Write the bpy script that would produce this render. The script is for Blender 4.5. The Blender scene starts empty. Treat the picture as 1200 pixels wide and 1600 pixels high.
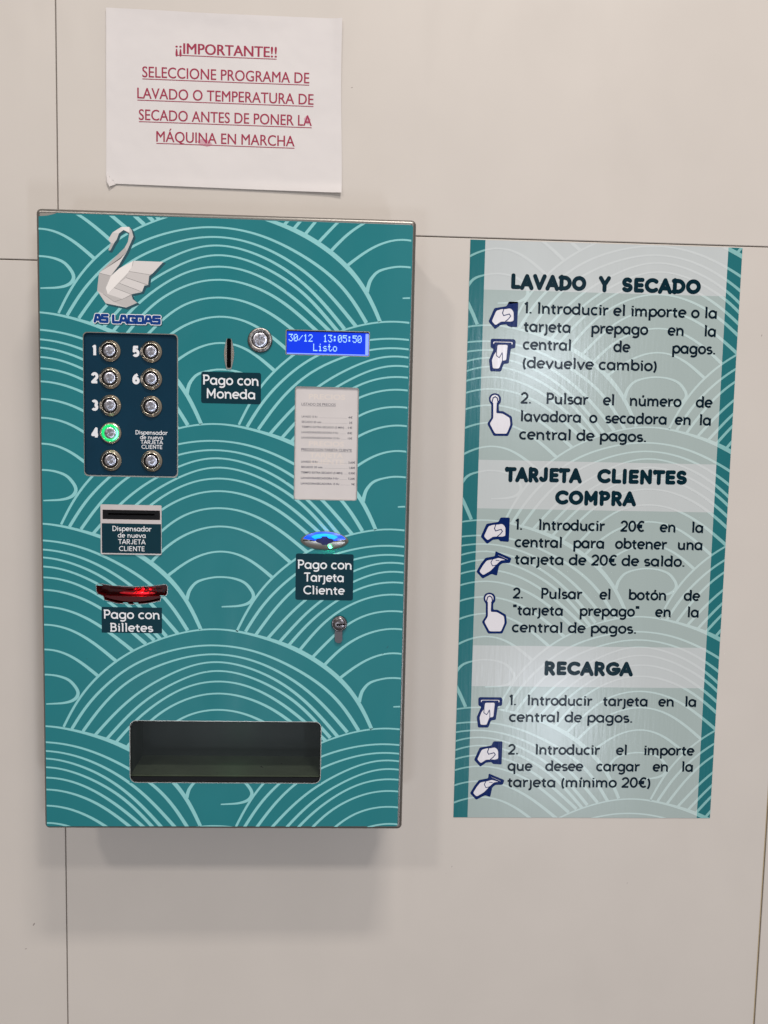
import bpy, math, random
from mathutils import Vector, Matrix
scene = bpy.context.scene
col = scene.collection
S = 0.001                                   # all lengths below are in millimetres
R = math.radians

# ------------------------------------------------------------------ camera
cd = bpy.data.cameras.new('camera')
cam = bpy.data.objects.new('camera', cd)
col.objects.link(cam)
cd.sensor_fit = 'VERTICAL'
cd.sensor_height = 24.0
cd.sensor_width = 18.0
cd.lens = 1344.888 / 1600 * 24.0
cd.clip_start = 0.01
cd.clip_end = 50
cam.location = (0.12811, -1.0045, 0.10473)
cam.rotation_mode = 'XYZ'
cam.rotation_euler = (R(84.87298), R(-1.22219), R(-2.26166))
scene.camera = cam

# ------------------------------------------------------------------ room light
world = bpy.data.worlds.new('World')
scene.world = world
world.use_nodes = True
wn, wl = world.node_tree.nodes, world.node_tree.links
bg = wn['Background']
tcw = wn.new('ShaderNodeTexCoord')
sepw = wn.new('ShaderNodeSeparateXYZ')
rmp = wn.new('ShaderNodeMapRange')
rmp.inputs['From Min'].default_value = -0.7
rmp.inputs['From Max'].default_value = 0.9
mxw = wn.new('ShaderNodeMix')
mxw.data_type = 'RGBA'
mxw.inputs['A'].default_value = (0.46, 0.415, 0.405, 1)     # floor side of the laundry
mxw.inputs['B'].default_value = (0.96, 0.90, 0.82, 1)      # ceiling side
wl.new(tcw.outputs['Generated'], sepw.inputs[0])
wl.new(sepw.outputs['Z'], rmp.inputs['Value'])
wl.new(rmp.outputs['Result'], mxw.inputs['Factor'])
wl.new(mxw.outputs['Result'], bg.inputs['Color'])
bg.inputs['Strength'].default_value = 0.405

def area(name, loc, target, sx, sy, power, color):
    l = bpy.data.lights.new(name, 'AREA')
    l.shape = 'RECTANGLE'
    l.size, l.size_y, l.energy, l.color = sx, sy, power, color
    o = bpy.data.objects.new(name, l)
    col.objects.link(o)
    o.location = loc
    d = Vector(target) - Vector(loc)
    o.rotation_euler = d.to_track_quat('-Z', 'Y').to_euler()
    return o
area('ceiling_light', (0.42, -1.35, 2.02), (0.42, -1.35, 0), 0.50, 0.16, 30, (1, 0.935, 0.865))
area('ceiling_light', (-1.12, -2.5, 2.02), (-1.12, -2.5, 0), 0.26, 0.26, 25.5, (1, 0.95, 0.89))
area('ceiling_light', (0.92, -2.5, 2.02), (0.92, -2.5, 0), 0.26, 0.26, 25.5, (1, 0.95, 0.89))
area('window_glare', (1.02, -3.1, 0.45), (0.3, 0, 0.1), 0.15, 0.24, 9, (0.80, 0.88, 1))
area('window_glare', (1.12, -3.0, -1.25), (0.3, 0, -0.2), 0.13, 0.42, 10, (0.80, 0.88, 1))  # added light standing for the window's reflection on the floor
area('window_glare', (-0.40, -3.0, -0.80), (0.0, 0, -0.1), 0.30, 0.25, 7, (0.80, 0.90, 1))

scene.view_settings.view_transform = 'Standard'
scene.view_settings.look = 'None'
scene.view_settings.exposure = 0.08
scene.view_settings.gamma = 1
scene.cycles.use_denoising = True

# ------------------------------------------------------------------ materials
def lin(c):
    c = c / 255
    return c / 12.92 if c <= 0.04045 else ((c + 0.055) / 1.055) ** 2.4
def srgb(r, g, b): return (lin(r), lin(g), lin(b), 1)

def mat(name, color, rough=0.5, metal=0.0, spec=0.5, noise=0.0, nscale=60.0, bump=0.0, bscale=200.0,
        bdist=0.0003, stretch=(1, 1, 1), emit=None, estr=0.0, coat=0.0, aniso_sheen=False, alpha=1.0, trans=0.0):
    m = bpy.data.materials.new(name)
    m.use_nodes = True
    n, l = m.node_tree.nodes, m.node_tree.links
    b = n['Principled BSDF']
    b.inputs['Base Color'].default_value = color
    b.inputs['Roughness'].default_value = rough
    b.inputs['Metallic'].default_value = metal
    b.inputs['Specular IOR Level'].default_value = spec
    b.inputs['Coat Weight'].default_value = coat
    b.inputs['Alpha'].default_value = alpha
    b.inputs['Transmission Weight'].default_value = trans
    if emit:
        b.inputs['Emission Color'].default_value = emit
        b.inputs['Emission Strength'].default_value = estr
    if noise or bump:
        tc = n.new('ShaderNodeTexCoord')
        mp = n.new('ShaderNodeMapping')
        mp.inputs['Scale'].default_value = stretch
        l.new(tc.outputs['Object'], mp.inputs[0])
    if noise:
        t = n.new('ShaderNodeTexNoise')
        t.inputs['Scale'].default_value = nscale
        t.inputs['Detail'].default_value = 5
        l.new(mp.outputs[0], t.inputs['Vector'])
        hs = n.new('ShaderNodeHueSaturation')
        hs.inputs['Color'].default_value = color
        mr = n.new('ShaderNodeMapRange')
        mr.inputs['From Min'].default_value = 0.3
        mr.inputs['From Max'].default_value = 0.7
        mr.inputs['To Min'].default_value = 1 - noise
        mr.inputs['To Max'].default_value = 1 + noise
        l.new(t.outputs['Fac'], mr.inputs['Value'])
        l.new(mr.outputs['Result'], hs.inputs['Value'])
        l.new(hs.outputs['Color'], b.inputs['Base Color'])
    if bump:
        t2 = n.new('ShaderNodeTexNoise')
        t2.inputs['Scale'].default_value = bscale
        t2.inputs['Detail'].default_value = 3
        l.new(mp.outputs[0], t2.inputs['Vector'])
        bp = n.new('ShaderNodeBump')
        bp.inputs['Strength'].default_value = bump
        bp.inputs['Distance'].default_value = bdist
        l.new(t2.outputs['Fac'], bp.inputs['Height'])
        l.new(bp.outputs[0], b.inputs['Normal'])
    if aniso_sheen:
        tc = n.new('ShaderNodeTexCoord')
        sp = n.new('ShaderNodeSeparateXYZ')
        at = n.new('ShaderNodeMath'); at.operation = 'ARCTAN2'
        l.new(tc.outputs['Object'], sp.inputs[0])
        l.new(sp.outputs['X'], at.inputs[0]); l.new(sp.outputs['Z'], at.inputs[1])
        t = n.new('ShaderNodeTexNoise'); t.noise_dimensions = '1D'
        oi = n.new('ShaderNodeObjectInfo')
        ad = n.new('ShaderNodeMath'); ad.operation = 'MULTIPLY_ADD'
        ad.inputs[1].default_value = 9.0
        l.new(oi.outputs['Random'], ad.inputs[0]); l.new(at.outputs[0], ad.inputs[2])
        t.inputs['Scale'].default_value = 2.3
        t.inputs['Detail'].default_value = 5
        l.new(ad.outputs[0], t.inputs['W'])
        mr = n.new('ShaderNodeMapRange')
        mr.inputs['From Min'].default_value = 0.35
        mr.inputs['From Max'].default_value = 0.65
        mr.inputs['To Min'].default_value = 0.62
        mr.inputs['To Max'].default_value = 1.15
        l.new(t.outputs['Fac'], mr.inputs['Value'])
        hs = n.new('ShaderNodeHueSaturation')
        hs.inputs['Color'].default_value = color
        l.new(mr.outputs['Result'], hs.inputs['Value'])
        l.new(hs.outputs['Color'], b.inputs['Base Color'])  # radial sheen streaks put into the base colour
        b.inputs['Anisotropic'].default_value = 0.85
        tg = n.new('ShaderNodeTangent')
        tg.direction_type = 'RADIAL'
        tg.axis = 'Y'
        l.new(tg.outputs[0], b.inputs['Tangent'])
    return m

M = {}
WB = dict(noise=0.02, nscale=9.0, bump=0.10, bscale=900.0, bdist=0.0002)
M['laminate'] = mat('wall_laminate', srgb(206, 198, 191), 0.42, spec=0.35, **WB)
def weather(m, dens=22.0, size=0.035, dark=0.72, sheen=0.10):
    n, l = m.node_tree.nodes, m.node_tree.links
    b = n['Principled BSDF']
    src = b.inputs['Base Color'].links[0].from_socket
    tc = n.new('ShaderNodeTexCoord')
    vo = n.new('ShaderNodeTexVoronoi'); vo.inputs['Scale'].default_value = dens
    l.new(tc.outputs['Object'], vo.inputs['Vector'])
    mk = n.new('ShaderNodeTexNoise'); mk.inputs['Scale'].default_value = 5.0
    l.new(tc.outputs['Object'], mk.inputs['Vector'])
    th = n.new('ShaderNodeMapRange')
    th.inputs['From Min'].default_value = 0.50; th.inputs['From Max'].default_value = 0.72
    th.inputs['To Min'].default_value = 0.0; th.inputs['To Max'].default_value = size
    l.new(mk.outputs['Fac'], th.inputs['Value'])
    lt = n.new('ShaderNodeMath'); lt.operation = 'LESS_THAN'
    l.new(vo.outputs['Distance'], lt.inputs[0]); l.new(th.outputs['Result'], lt.inputs[1])
    # long faint wipe marks and smears
    mp = n.new('ShaderNodeMapping'); mp.inputs['Scale'].default_value = (1.0, 1.0, 0.35)
    l.new(tc.outputs['Object'], mp.inputs[0])
    sm = n.new('ShaderNodeTexNoise'); sm.inputs['Scale'].default_value = 16.0; sm.inputs['Detail'].default_value = 6; sm.inputs['Distortion'].default_value = 0.6
    l.new(mp.outputs[0], sm.inputs['Vector'])
    r1 = n.new('ShaderNodeMapRange')
    r1.inputs['From Min'].default_value = 0.55; r1.inputs['From Max'].default_value = 0.75
    r1.inputs['To Min'].default_value = 1.0; r1.inputs['To Max'].default_value = 0.985
    l.new(sm.outputs['Fac'], r1.inputs['Value'])
    h = n.new('ShaderNodeHueSaturation')
    l.new(src, h.inputs['Color']); l.new(r1.outputs['Result'], h.inputs['Value'])
    mx = n.new('ShaderNodeMix'); mx.data_type = 'RGBA'
    l.new(lt.outputs[0], mx.inputs['Factor'])
    l.new(h.outputs['Color'], mx.inputs['A'])
    mx.inputs['B'].default_value = tuple(c * dark * 0.6 for c in b.inputs['Base Color'].default_value[:3]) + (1,)
    l.new(mx.outputs['Result'], b.inputs['Base Color'])
    rr = n.new('ShaderNodeMapRange')
    rr.inputs['From Min'].default_value = 0.35; rr.inputs['From Max'].default_value = 0.7
    r0 = b.inputs['Roughness'].default_value
    rr.inputs['To Min'].default_value = r0 - sheen * .5; rr.inputs['To Max'].default_value = r0 + sheen
    l.new(sm.outputs['Fac'], rr.inputs['Value'])
    l.new(rr.outputs['Result'], b.inputs['Roughness'])
weather(M['laminate'])
M['edge_band'] = mat('panel_edge_band', srgb(186, 166, 130), 0.5)
M['scuff'] = mat('faint_scuff', srgb(150, 140, 134), 0.6)
M['backing'] = mat('wall_backing', srgb(50, 34, 26), 0.9)
M['steel'] = mat('brushed_steel', srgb(176, 172, 166), 0.34, metal=1.0, bump=0.08, bscale=600, stretch=(1, 1, 12), noise=0.05)
M['rim'] = mat('grey_steel_rim', srgb(130, 126, 122), 0.36, metal=0.9, noise=0.05, nscale=40)
M['bezel'] = mat('pale_card_bezel', srgb(206, 196, 194), 0.4, metal=0.35, noise=0.03)
M['cabinet'] = mat('grey_cabinet_paint', srgb(140, 138, 136), 0.4)
VB = dict(spec=0.24, bump=0.12, bscale=420.0, bdist=0.0002)
M['teal'] = mat('teal_vinyl', srgb(33, 119, 126), 0.34, noise=0.03, nscale=14, **VB)
M['cyan'] = mat('pale_cyan_print', srgb(140, 201, 203), 0.34, noise=0.03, nscale=14, **VB)
M['navy'] = mat('dark_teal_sticker', srgb(8, 48, 60), 0.42, noise=0.04, nscale=60, spec=0.12)
M['panel_navy'] = mat('button_panel_print', srgb(10, 48, 68), 0.45, noise=0.07, nscale=25, spec=0.12)
M['white_print'] = mat('white_print', srgb(232, 232, 236), 0.5)
M['logo_blue'] = mat('logo_blue_print', srgb(6, 56, 128), 0.4, spec=0.2)
M['logo_shade'] = mat('logo_backdrop_print', srgb(22, 72, 84), 0.4)
M['black'] = mat('black_plastic', srgb(12, 12, 14), 0.38, spec=0.2)
M['hole'] = mat('dark_inside', srgb(6, 6, 7), 0.9, spec=0.05)
M['pocket'] = mat('tray_paint', srgb(48, 56, 56), 0.5, noise=0.15, nscale=30)
M['tray_floor'] = mat('tray_floor_paint', srgb(86, 96, 80), 0.55, noise=0.15, nscale=30)
M['dimming_film'] = mat('dimming_sheet_film', srgb(26, 34, 32), 0.30, alpha=0.20)
M['debris'] = mat('debris', srgb(28, 26, 24), 0.8)
M['chrome'] = mat('nickel_bezel', srgb(206, 196, 180), 0.22, metal=1.0)
M['cap'] = mat('turned_steel_cap', srgb(200, 200, 212), 0.28, metal=1.0, aniso_sheen=True)
M['cap2'] = mat('turned_steel_washer', srgb(140, 136, 134), 0.35, metal=1.0, aniso_sheen=True)
M['ring_dark'] = mat('dark_ring', srgb(16, 13, 13), 0.5, spec=0.2)
M['ring_lit'] = mat('lit_green_ring', srgb(10, 160, 70), 0.4, emit=(0.0, 0.80, 0.22, 1), estr=0.7)
M['ring_hot'] = mat('ring_hotspot', srgb(120, 240, 210), 0.4, emit=(0.35, 1.0, 0.80, 1), estr=0.9)
M['lcd'] = mat('lcd_backlight', srgb(4, 20, 120), 0.3, spec=0.2, emit=(0.004, 0.045, 0.78, 1), estr=0.85)
M['lcd_pixel'] = mat('lcd_pixel', srgb(170, 210, 230), 0.4, emit=(0.25, 0.58, 0.95, 1), estr=0.55)
M['lcd_edge'] = mat('lcd_edge_glow', srgb(90, 120, 230), 0.3, emit=(0.22, 0.30, 1.0, 1), estr=0.95)
M['paper'] = mat('white_paper', srgb(218, 212, 211), 0.75, noise=0.015, nscale=12, bump=0.5, bscale=11, bdist=0.007)
M['ink'] = mat('crimson_ink', srgb(156, 34, 68), 0.7)
M['ink_fresh'] = mat('pink_smudge_ink', srgb(206, 70, 120), 0.7, alpha=0.30)
M['price_paper'] = mat('price_card', srgb(206, 199, 198), 0.5, noise=0.03, nscale=40)
M['price_ink'] = mat('price_ink_grey', srgb(112, 110, 116), 0.7)
M['price_ink2'] = mat('price_ink_dark', srgb(70, 70, 84), 0.7)
M['price_ghost'] = mat('price_show_through', srgb(216, 206, 200), 0.6)
M['red_plastic'] = mat('dark_red_plastic', srgb(66, 2, 5), 0.3, spec=0.2)
M['red_led'] = mat('red_led', srgb(150, 10, 20), 0.3, emit=(1.0, 0.01, 0.03, 1), estr=0.9)
M['red_led2'] = mat('red_led_dim', srgb(120, 8, 14), 0.3, emit=(1.0, 0.01, 0.03, 1), estr=0.24)
M['blue_led'] = mat('blue_lens', srgb(10, 60, 200), 0.25, emit=(0.0, 0.10, 1.0, 1), estr=0.8)
M['cyan_led'] = mat('bright_blue_lens', srgb(20, 130, 230), 0.25, emit=(0.0, 0.36, 1.0, 1), estr=1.1)
M['deep_blue'] = mat('navy_bump', srgb(6, 8, 70), 0.3)
M['green_led'] = mat('green_led', srgb(60, 250, 150), 0.3, emit=(0.10, 1.0, 0.50, 1), estr=5)
M['lock'] = mat('nickel_lock', srgb(120, 114, 116), 0.27, metal=1.0)
M['lock_body'] = mat('zinc_lock_profile', srgb(100, 96, 100), 0.5, metal=0.8)
weather(M['teal'], 40.0, 0.03, 0.8, 0.12)
weather(M['cyan'], 40.0, 0.03, 0.8, 0.12)
weather(M['panel_navy'], 60.0, 0.05, 0.8, 0.12)
weather(M['pocket'], 70.0, 0.05, 0.8, 0.12)
# poster film: slightly rippled gloss laminate
PB = dict(bump=0.26, bscale=60.0, bdist=0.0004, stretch=(5.0, 1, 0.45))
def pm(n, c, r=0.20, sp=0.36): return mat(n, c, r, spec=sp, noise=0.02, nscale=6, **PB)
M['p_teal'] = pm('poster_teal', srgb(26, 108, 115))
M['p_cyan'] = pm('poster_cyan', srgb(132, 184, 184))
M['p_body'] = pm('poster_grey_green', srgb(166, 180, 178))
M['p_bline'] = pm('poster_pale_line', srgb(190, 208, 207))
M['p_head'] = pm('poster_header_grey', srgb(194, 199, 200))
M['p_hline'] = pm('poster_header_line', srgb(204, 209, 210))
M['p_text'] = pm('poster_text', srgb(2, 24, 38), sp=0.1)
M['p_ihead'] = pm('poster_heading', srgb(0, 36, 48), sp=0.1)
M['p_icon'] = pm('poster_icon_navy', srgb(4, 32, 92), sp=0.1)
M['p_iconw'] = pm('poster_icon_white', srgb(226, 222, 228))
G = {}
def grey(v):
    k = int(v * 100)
    if k not in G:
        c = int(v * 255)
        G[k] = mat('swan_print_grey', srgb(c, int(c * 0.975), int(c * 0.965)), 0.4)
    return G[k]

# ------------------------------------------------------------------ object helpers
ORG = {}
STUFF = ('text_line', 'wave_print', 'notice_line', 'caption_line', 'caption_lettering', 'price_line', 'price_heading', 'show_through_print', 'heading', 'display_text', 'name_lettering', 'name_outline', 'name_backdrop', 'fold_line', 'icon_line', 'ink_smudge')
def thing(name, label, cat, org, kind=None):
    o = bpy.data.objects.new(name, None)
    o.empty_display_size = 0.05
    col.objects.link(o)
    o.location = Vector(org) * S
    ORG[o] = Vector(org)
    if label: o['label'] = label
    if cat: o['category'] = cat
    if kind: o['kind'] = kind
    return o

def add(name, data, material, parent, org=None, label=None, smooth=False):
    """data = (verts in mm, world space; faces) -> ONE mesh object."""
    vs, fs = data
    if org is None: org = vs[0]
    org = Vector(org)
    me = bpy.data.meshes.new(name)
    me.from_pydata([tuple((Vector(v) - org) * S) for v in vs], [], fs)
    if smooth: me.polygons.foreach_set('use_smooth', [True] * len(me.polygons))
    me.materials.append(material)
    me.update()
    o = bpy.data.objects.new(name, me)
    col.objects.link(o)
    ORG[o] = org
    if parent:
        o.parent = parent
        o.location = (org - ORG[parent]) * S
    else:
        o.location = org * S
    if label: o['label'] = label
    if name in STUFF: o['kind'] = 'stuff'
    return o

def join(*parts):
    V, Fc = [], []
    for v, f in parts:
        k = len(V)
        V += list(v)
        Fc += [tuple(i + k for i in p) for p in f]
    return V, Fc

def box(x0, x1, y0, y1, z0, z1):
    v = [(x0, y0, z0), (x1, y0, z0), (x1, y1, z0), (x0, y1, z0), (x0, y0, z1), (x1, y0, z1), (x1, y1, z1), (x0, y1, z1)]
    f = [(0, 3, 2, 1), (4, 5, 6, 7), (0, 1, 5, 4), (1, 2, 6, 5), (2, 3, 7, 6), (3, 0, 4, 7)]
    return v, f

def rrect(x0, z0, x1, z1, r, n=6):
    p = []
    for cx, cz, a in ((x1 - r, z1 - r, 0), (x0 + r, z1 - r, 90), (x0 + r, z0 + r, 180), (x1 - r, z0 + r, 270)):
        for i in range(n + 1):
            t = R(a + 90 * i / n)
            p.append((cx + r * math.cos(t), cz + r * math.sin(t)))
    return p
def circ(cx, cz, rx, rz=None, n=48):
    rz = rz or rx
    return [(cx + rx * math.cos(2 * math.pi * i / n), cz + rz * math.sin(2 * math.pi * i / n)) for i in range(n)]

def curve_mesh(cu):
    o = bpy.data.objects.new('tmp', cu)
    col.objects.link(o)
    dg = bpy.context.evaluated_depsgraph_get()
    me = bpy.data.meshes.new_from_object(o.evaluated_get(dg))
    v = [tuple(p.co) for p in me.vertices]
    f = [tuple(p.vertices) for p in me.polygons]
    bpy.data.objects.remove(o)
    bpy.data.meshes.remove(me)
    bpy.data.curves.remove(cu)
    return v, f

def fill(loops, y, thick=0.0):
    """flat outline with holes; front face at y (mm, towards the viewer is -y), body behind it."""
    cu = bpy.data.curves.new('tmp', 'CURVE')
    cu.dimensions = '2D'
    cu.fill_mode = 'BOTH' if thick else 'FRONT'
    cu.extrude = thick / 2
    for lp in loops:
        sp = cu.splines.new('POLY')
        sp.points.add(len(lp) - 1)
        for i, (a, b) in enumerate(lp): sp.points[i].co = (a, b, 0, 1)
        sp.use_cyclic_u = True
    v, f = curve_mesh(cu)
    return [(a, y + thick / 2 - c, b) for a, b, c in v], f

def ngon(pts, y):
    ar = sum(pts[i][0] * pts[(i + 1) % len(pts)][1] - pts[(i + 1) % len(pts)][0] * pts[i][1] for i in range(len(pts)))
    if ar < 0: pts = pts[::-1]
    return [(a, y, b) for a, b in pts], [tuple(range(len(pts)))]

def lathe(cx, cz, prof, y0, n=48, closed=False):
    """prof: (radius, protrusion) pairs, turned about the y axis through (cx, cz)."""
    V, Fc = [], []
    for r, h in prof:
        for i in range(n):
            t = 2 * math.pi * i / n
            V.append((cx + r * math.cos(t), y0 - h, cz + r * math.sin(t)))
    for k in range(len(prof) - 1):
        for i in range(n):
            j = (i + 1) % n
            Fc.append((k * n + i, k * n + j, (k + 1) * n + j, (k + 1) * n + i))
    if closed:
        Fc.append(tuple((len(prof) - 1) * n + i for i in range(n)))
    return V, Fc

def ribbon(pts, w, y, caps=False, closed=False):
    """stroke of width w; loops are closed, and sharp corners become two overlapping round-ended strokes
    a hair apart in depth."""
    if not closed and len(pts) > 6 and math.dist(pts[0], pts[-1]) < 1e-4:
        pts, closed = pts[:-1], True
        if isinstance(w, (list, tuple)): w = w[:-1]
    if closed: return ribbon0(pts, w, y, False, True)
    cuts = []
    for i in range(1, len(pts) - 1):
        a, b = Vector(pts[i]) - Vector(pts[i - 1]), Vector(pts[i + 1]) - Vector(pts[i])
        if a.length > 1e-9 and b.length > 1e-9 and abs(a.angle(b)) > R(38): cuts.append(i)
    if not cuts: return ribbon0(pts, w, y, caps)
    out, s0 = [], 0
    for q, c in enumerate(cuts + [len(pts) - 1]):
        seg = pts[s0:c + 1]
        ws = w[s0:c + 1] if isinstance(w, (list, tuple)) else w
        out.append(ribbon0(seg, ws, y - 0.003 * (q % 4), 'e' if caps else ('m' if 0 < q < len(cuts) else ('f' if q else 'l'))))
        s0 = c
    return join(*out)
def ribbon0(pts, w, y, caps=False, closed=False):
    """stroke of width w (number or list) along pts, lying at depth y."""
    n = len(pts)
    ws = w if isinstance(w, (list, tuple)) else [w] * n
    P = [Vector((a, b)) for a, b in pts]
    L, Rr = [], []
    for i in range(n):
        if closed:
            a, b = P[i] - P[i - 1], P[(i + 1) % n] - P[i]
        else:
            a = P[i] - P[i - 1] if i else P[1] - P[0]
            b = P[i + 1] - P[i] if i < n - 1 else a
        a = a.normalized() if a.length > 1e-9 else b.normalized()
        b = b.normalized() if b.length > 1e-9 else a
        t = a + b
        t = t.normalized() if t.length > 1e-6 else a
        nn = Vector((-t.y, t.x))
        c = max(0.42, nn.dot(Vector((-a.y, a.x))))
        h = ws[i] / 2 / c
        L.append(P[i] + nn * h)
        Rr.append(P[i] - nn * h)
    V = [(p.x, y, p.y) for p in L] + [(p.x, y, p.y) for p in Rr]
    Fc = []
    m = n if closed else n - 1
    for i in range(m):
        j = (i + 1) % n
        Fc.append((i, n + i, n + j, j))
    if caps and not closed:
        for e, s in ((0, -1), (n - 1, 1)):
            if (caps == 'f' and s > 0) or (caps == 'l' and s < 0): continue
            d = (P[1] - P[0]).normalized() if e == 0 else (P[-1] - P[-2]).normalized()
            a0 = math.atan2(d.y, d.x) + (math.pi / 2 if s < 0 else -math.pi / 2)
            k = len(V)
            for q in range(9):
                t = a0 + math.pi * q / 8
                V.append((P[e].x + math.cos(t) * ws[e] / 2, y, P[e].y + math.sin(t) * ws[e] / 2))
            Fc.append(tuple(range(k, k + 9)))
    return V, Fc

def offset_poly(pts, d):
    ar = sum(pts[i][0] * pts[(i + 1) % len(pts)][1] - pts[(i + 1) % len(pts)][0] * pts[i][1] for i in range(len(pts)))
    s = 1 if ar > 0 else -1
    out = []
    n = len(pts)
    for i in range(n):
        p, a, b = Vector(pts[i]), Vector(pts[i - 1]), Vector(pts[(i + 1) % n])
        u, v = (p - a).normalized(), (b - p).normalized()
        nu, nv = Vector((-u.y, u.x)) * s, Vector((-v.y, v.x)) * s
        m = nu + nv
        if m.length < 1e-6: m = nu
        m.normalize()
        out.append(tuple(p + m * (d / max(0.5, m.dot(nu)))))
    return out

def catmull(pts, step=3.0):
    out = []
    P = [Vector(p) for p in pts]
    P = [P[0] * 2 - P[1]] + P + [P[-1] * 2 - P[-2]]
    for i in range(1, len(P) - 2):
        p0, p1, p2, p3 = P[i - 1:i + 3]
        n = max(1, int((p2 - p1).length / step))
        for k in range(n):
            t = k / n
            q = 0.5 * ((2 * p1) + (p2 - p0) * t + (2 * p0 - 5 * p1 + 4 * p2 - p3) * t * t + (3 * p1 - p0 - 3 * p2 + p3) * t ** 3)
            out.append(tuple(q))
    out.append(tuple(P[-2]))
    return out

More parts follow.
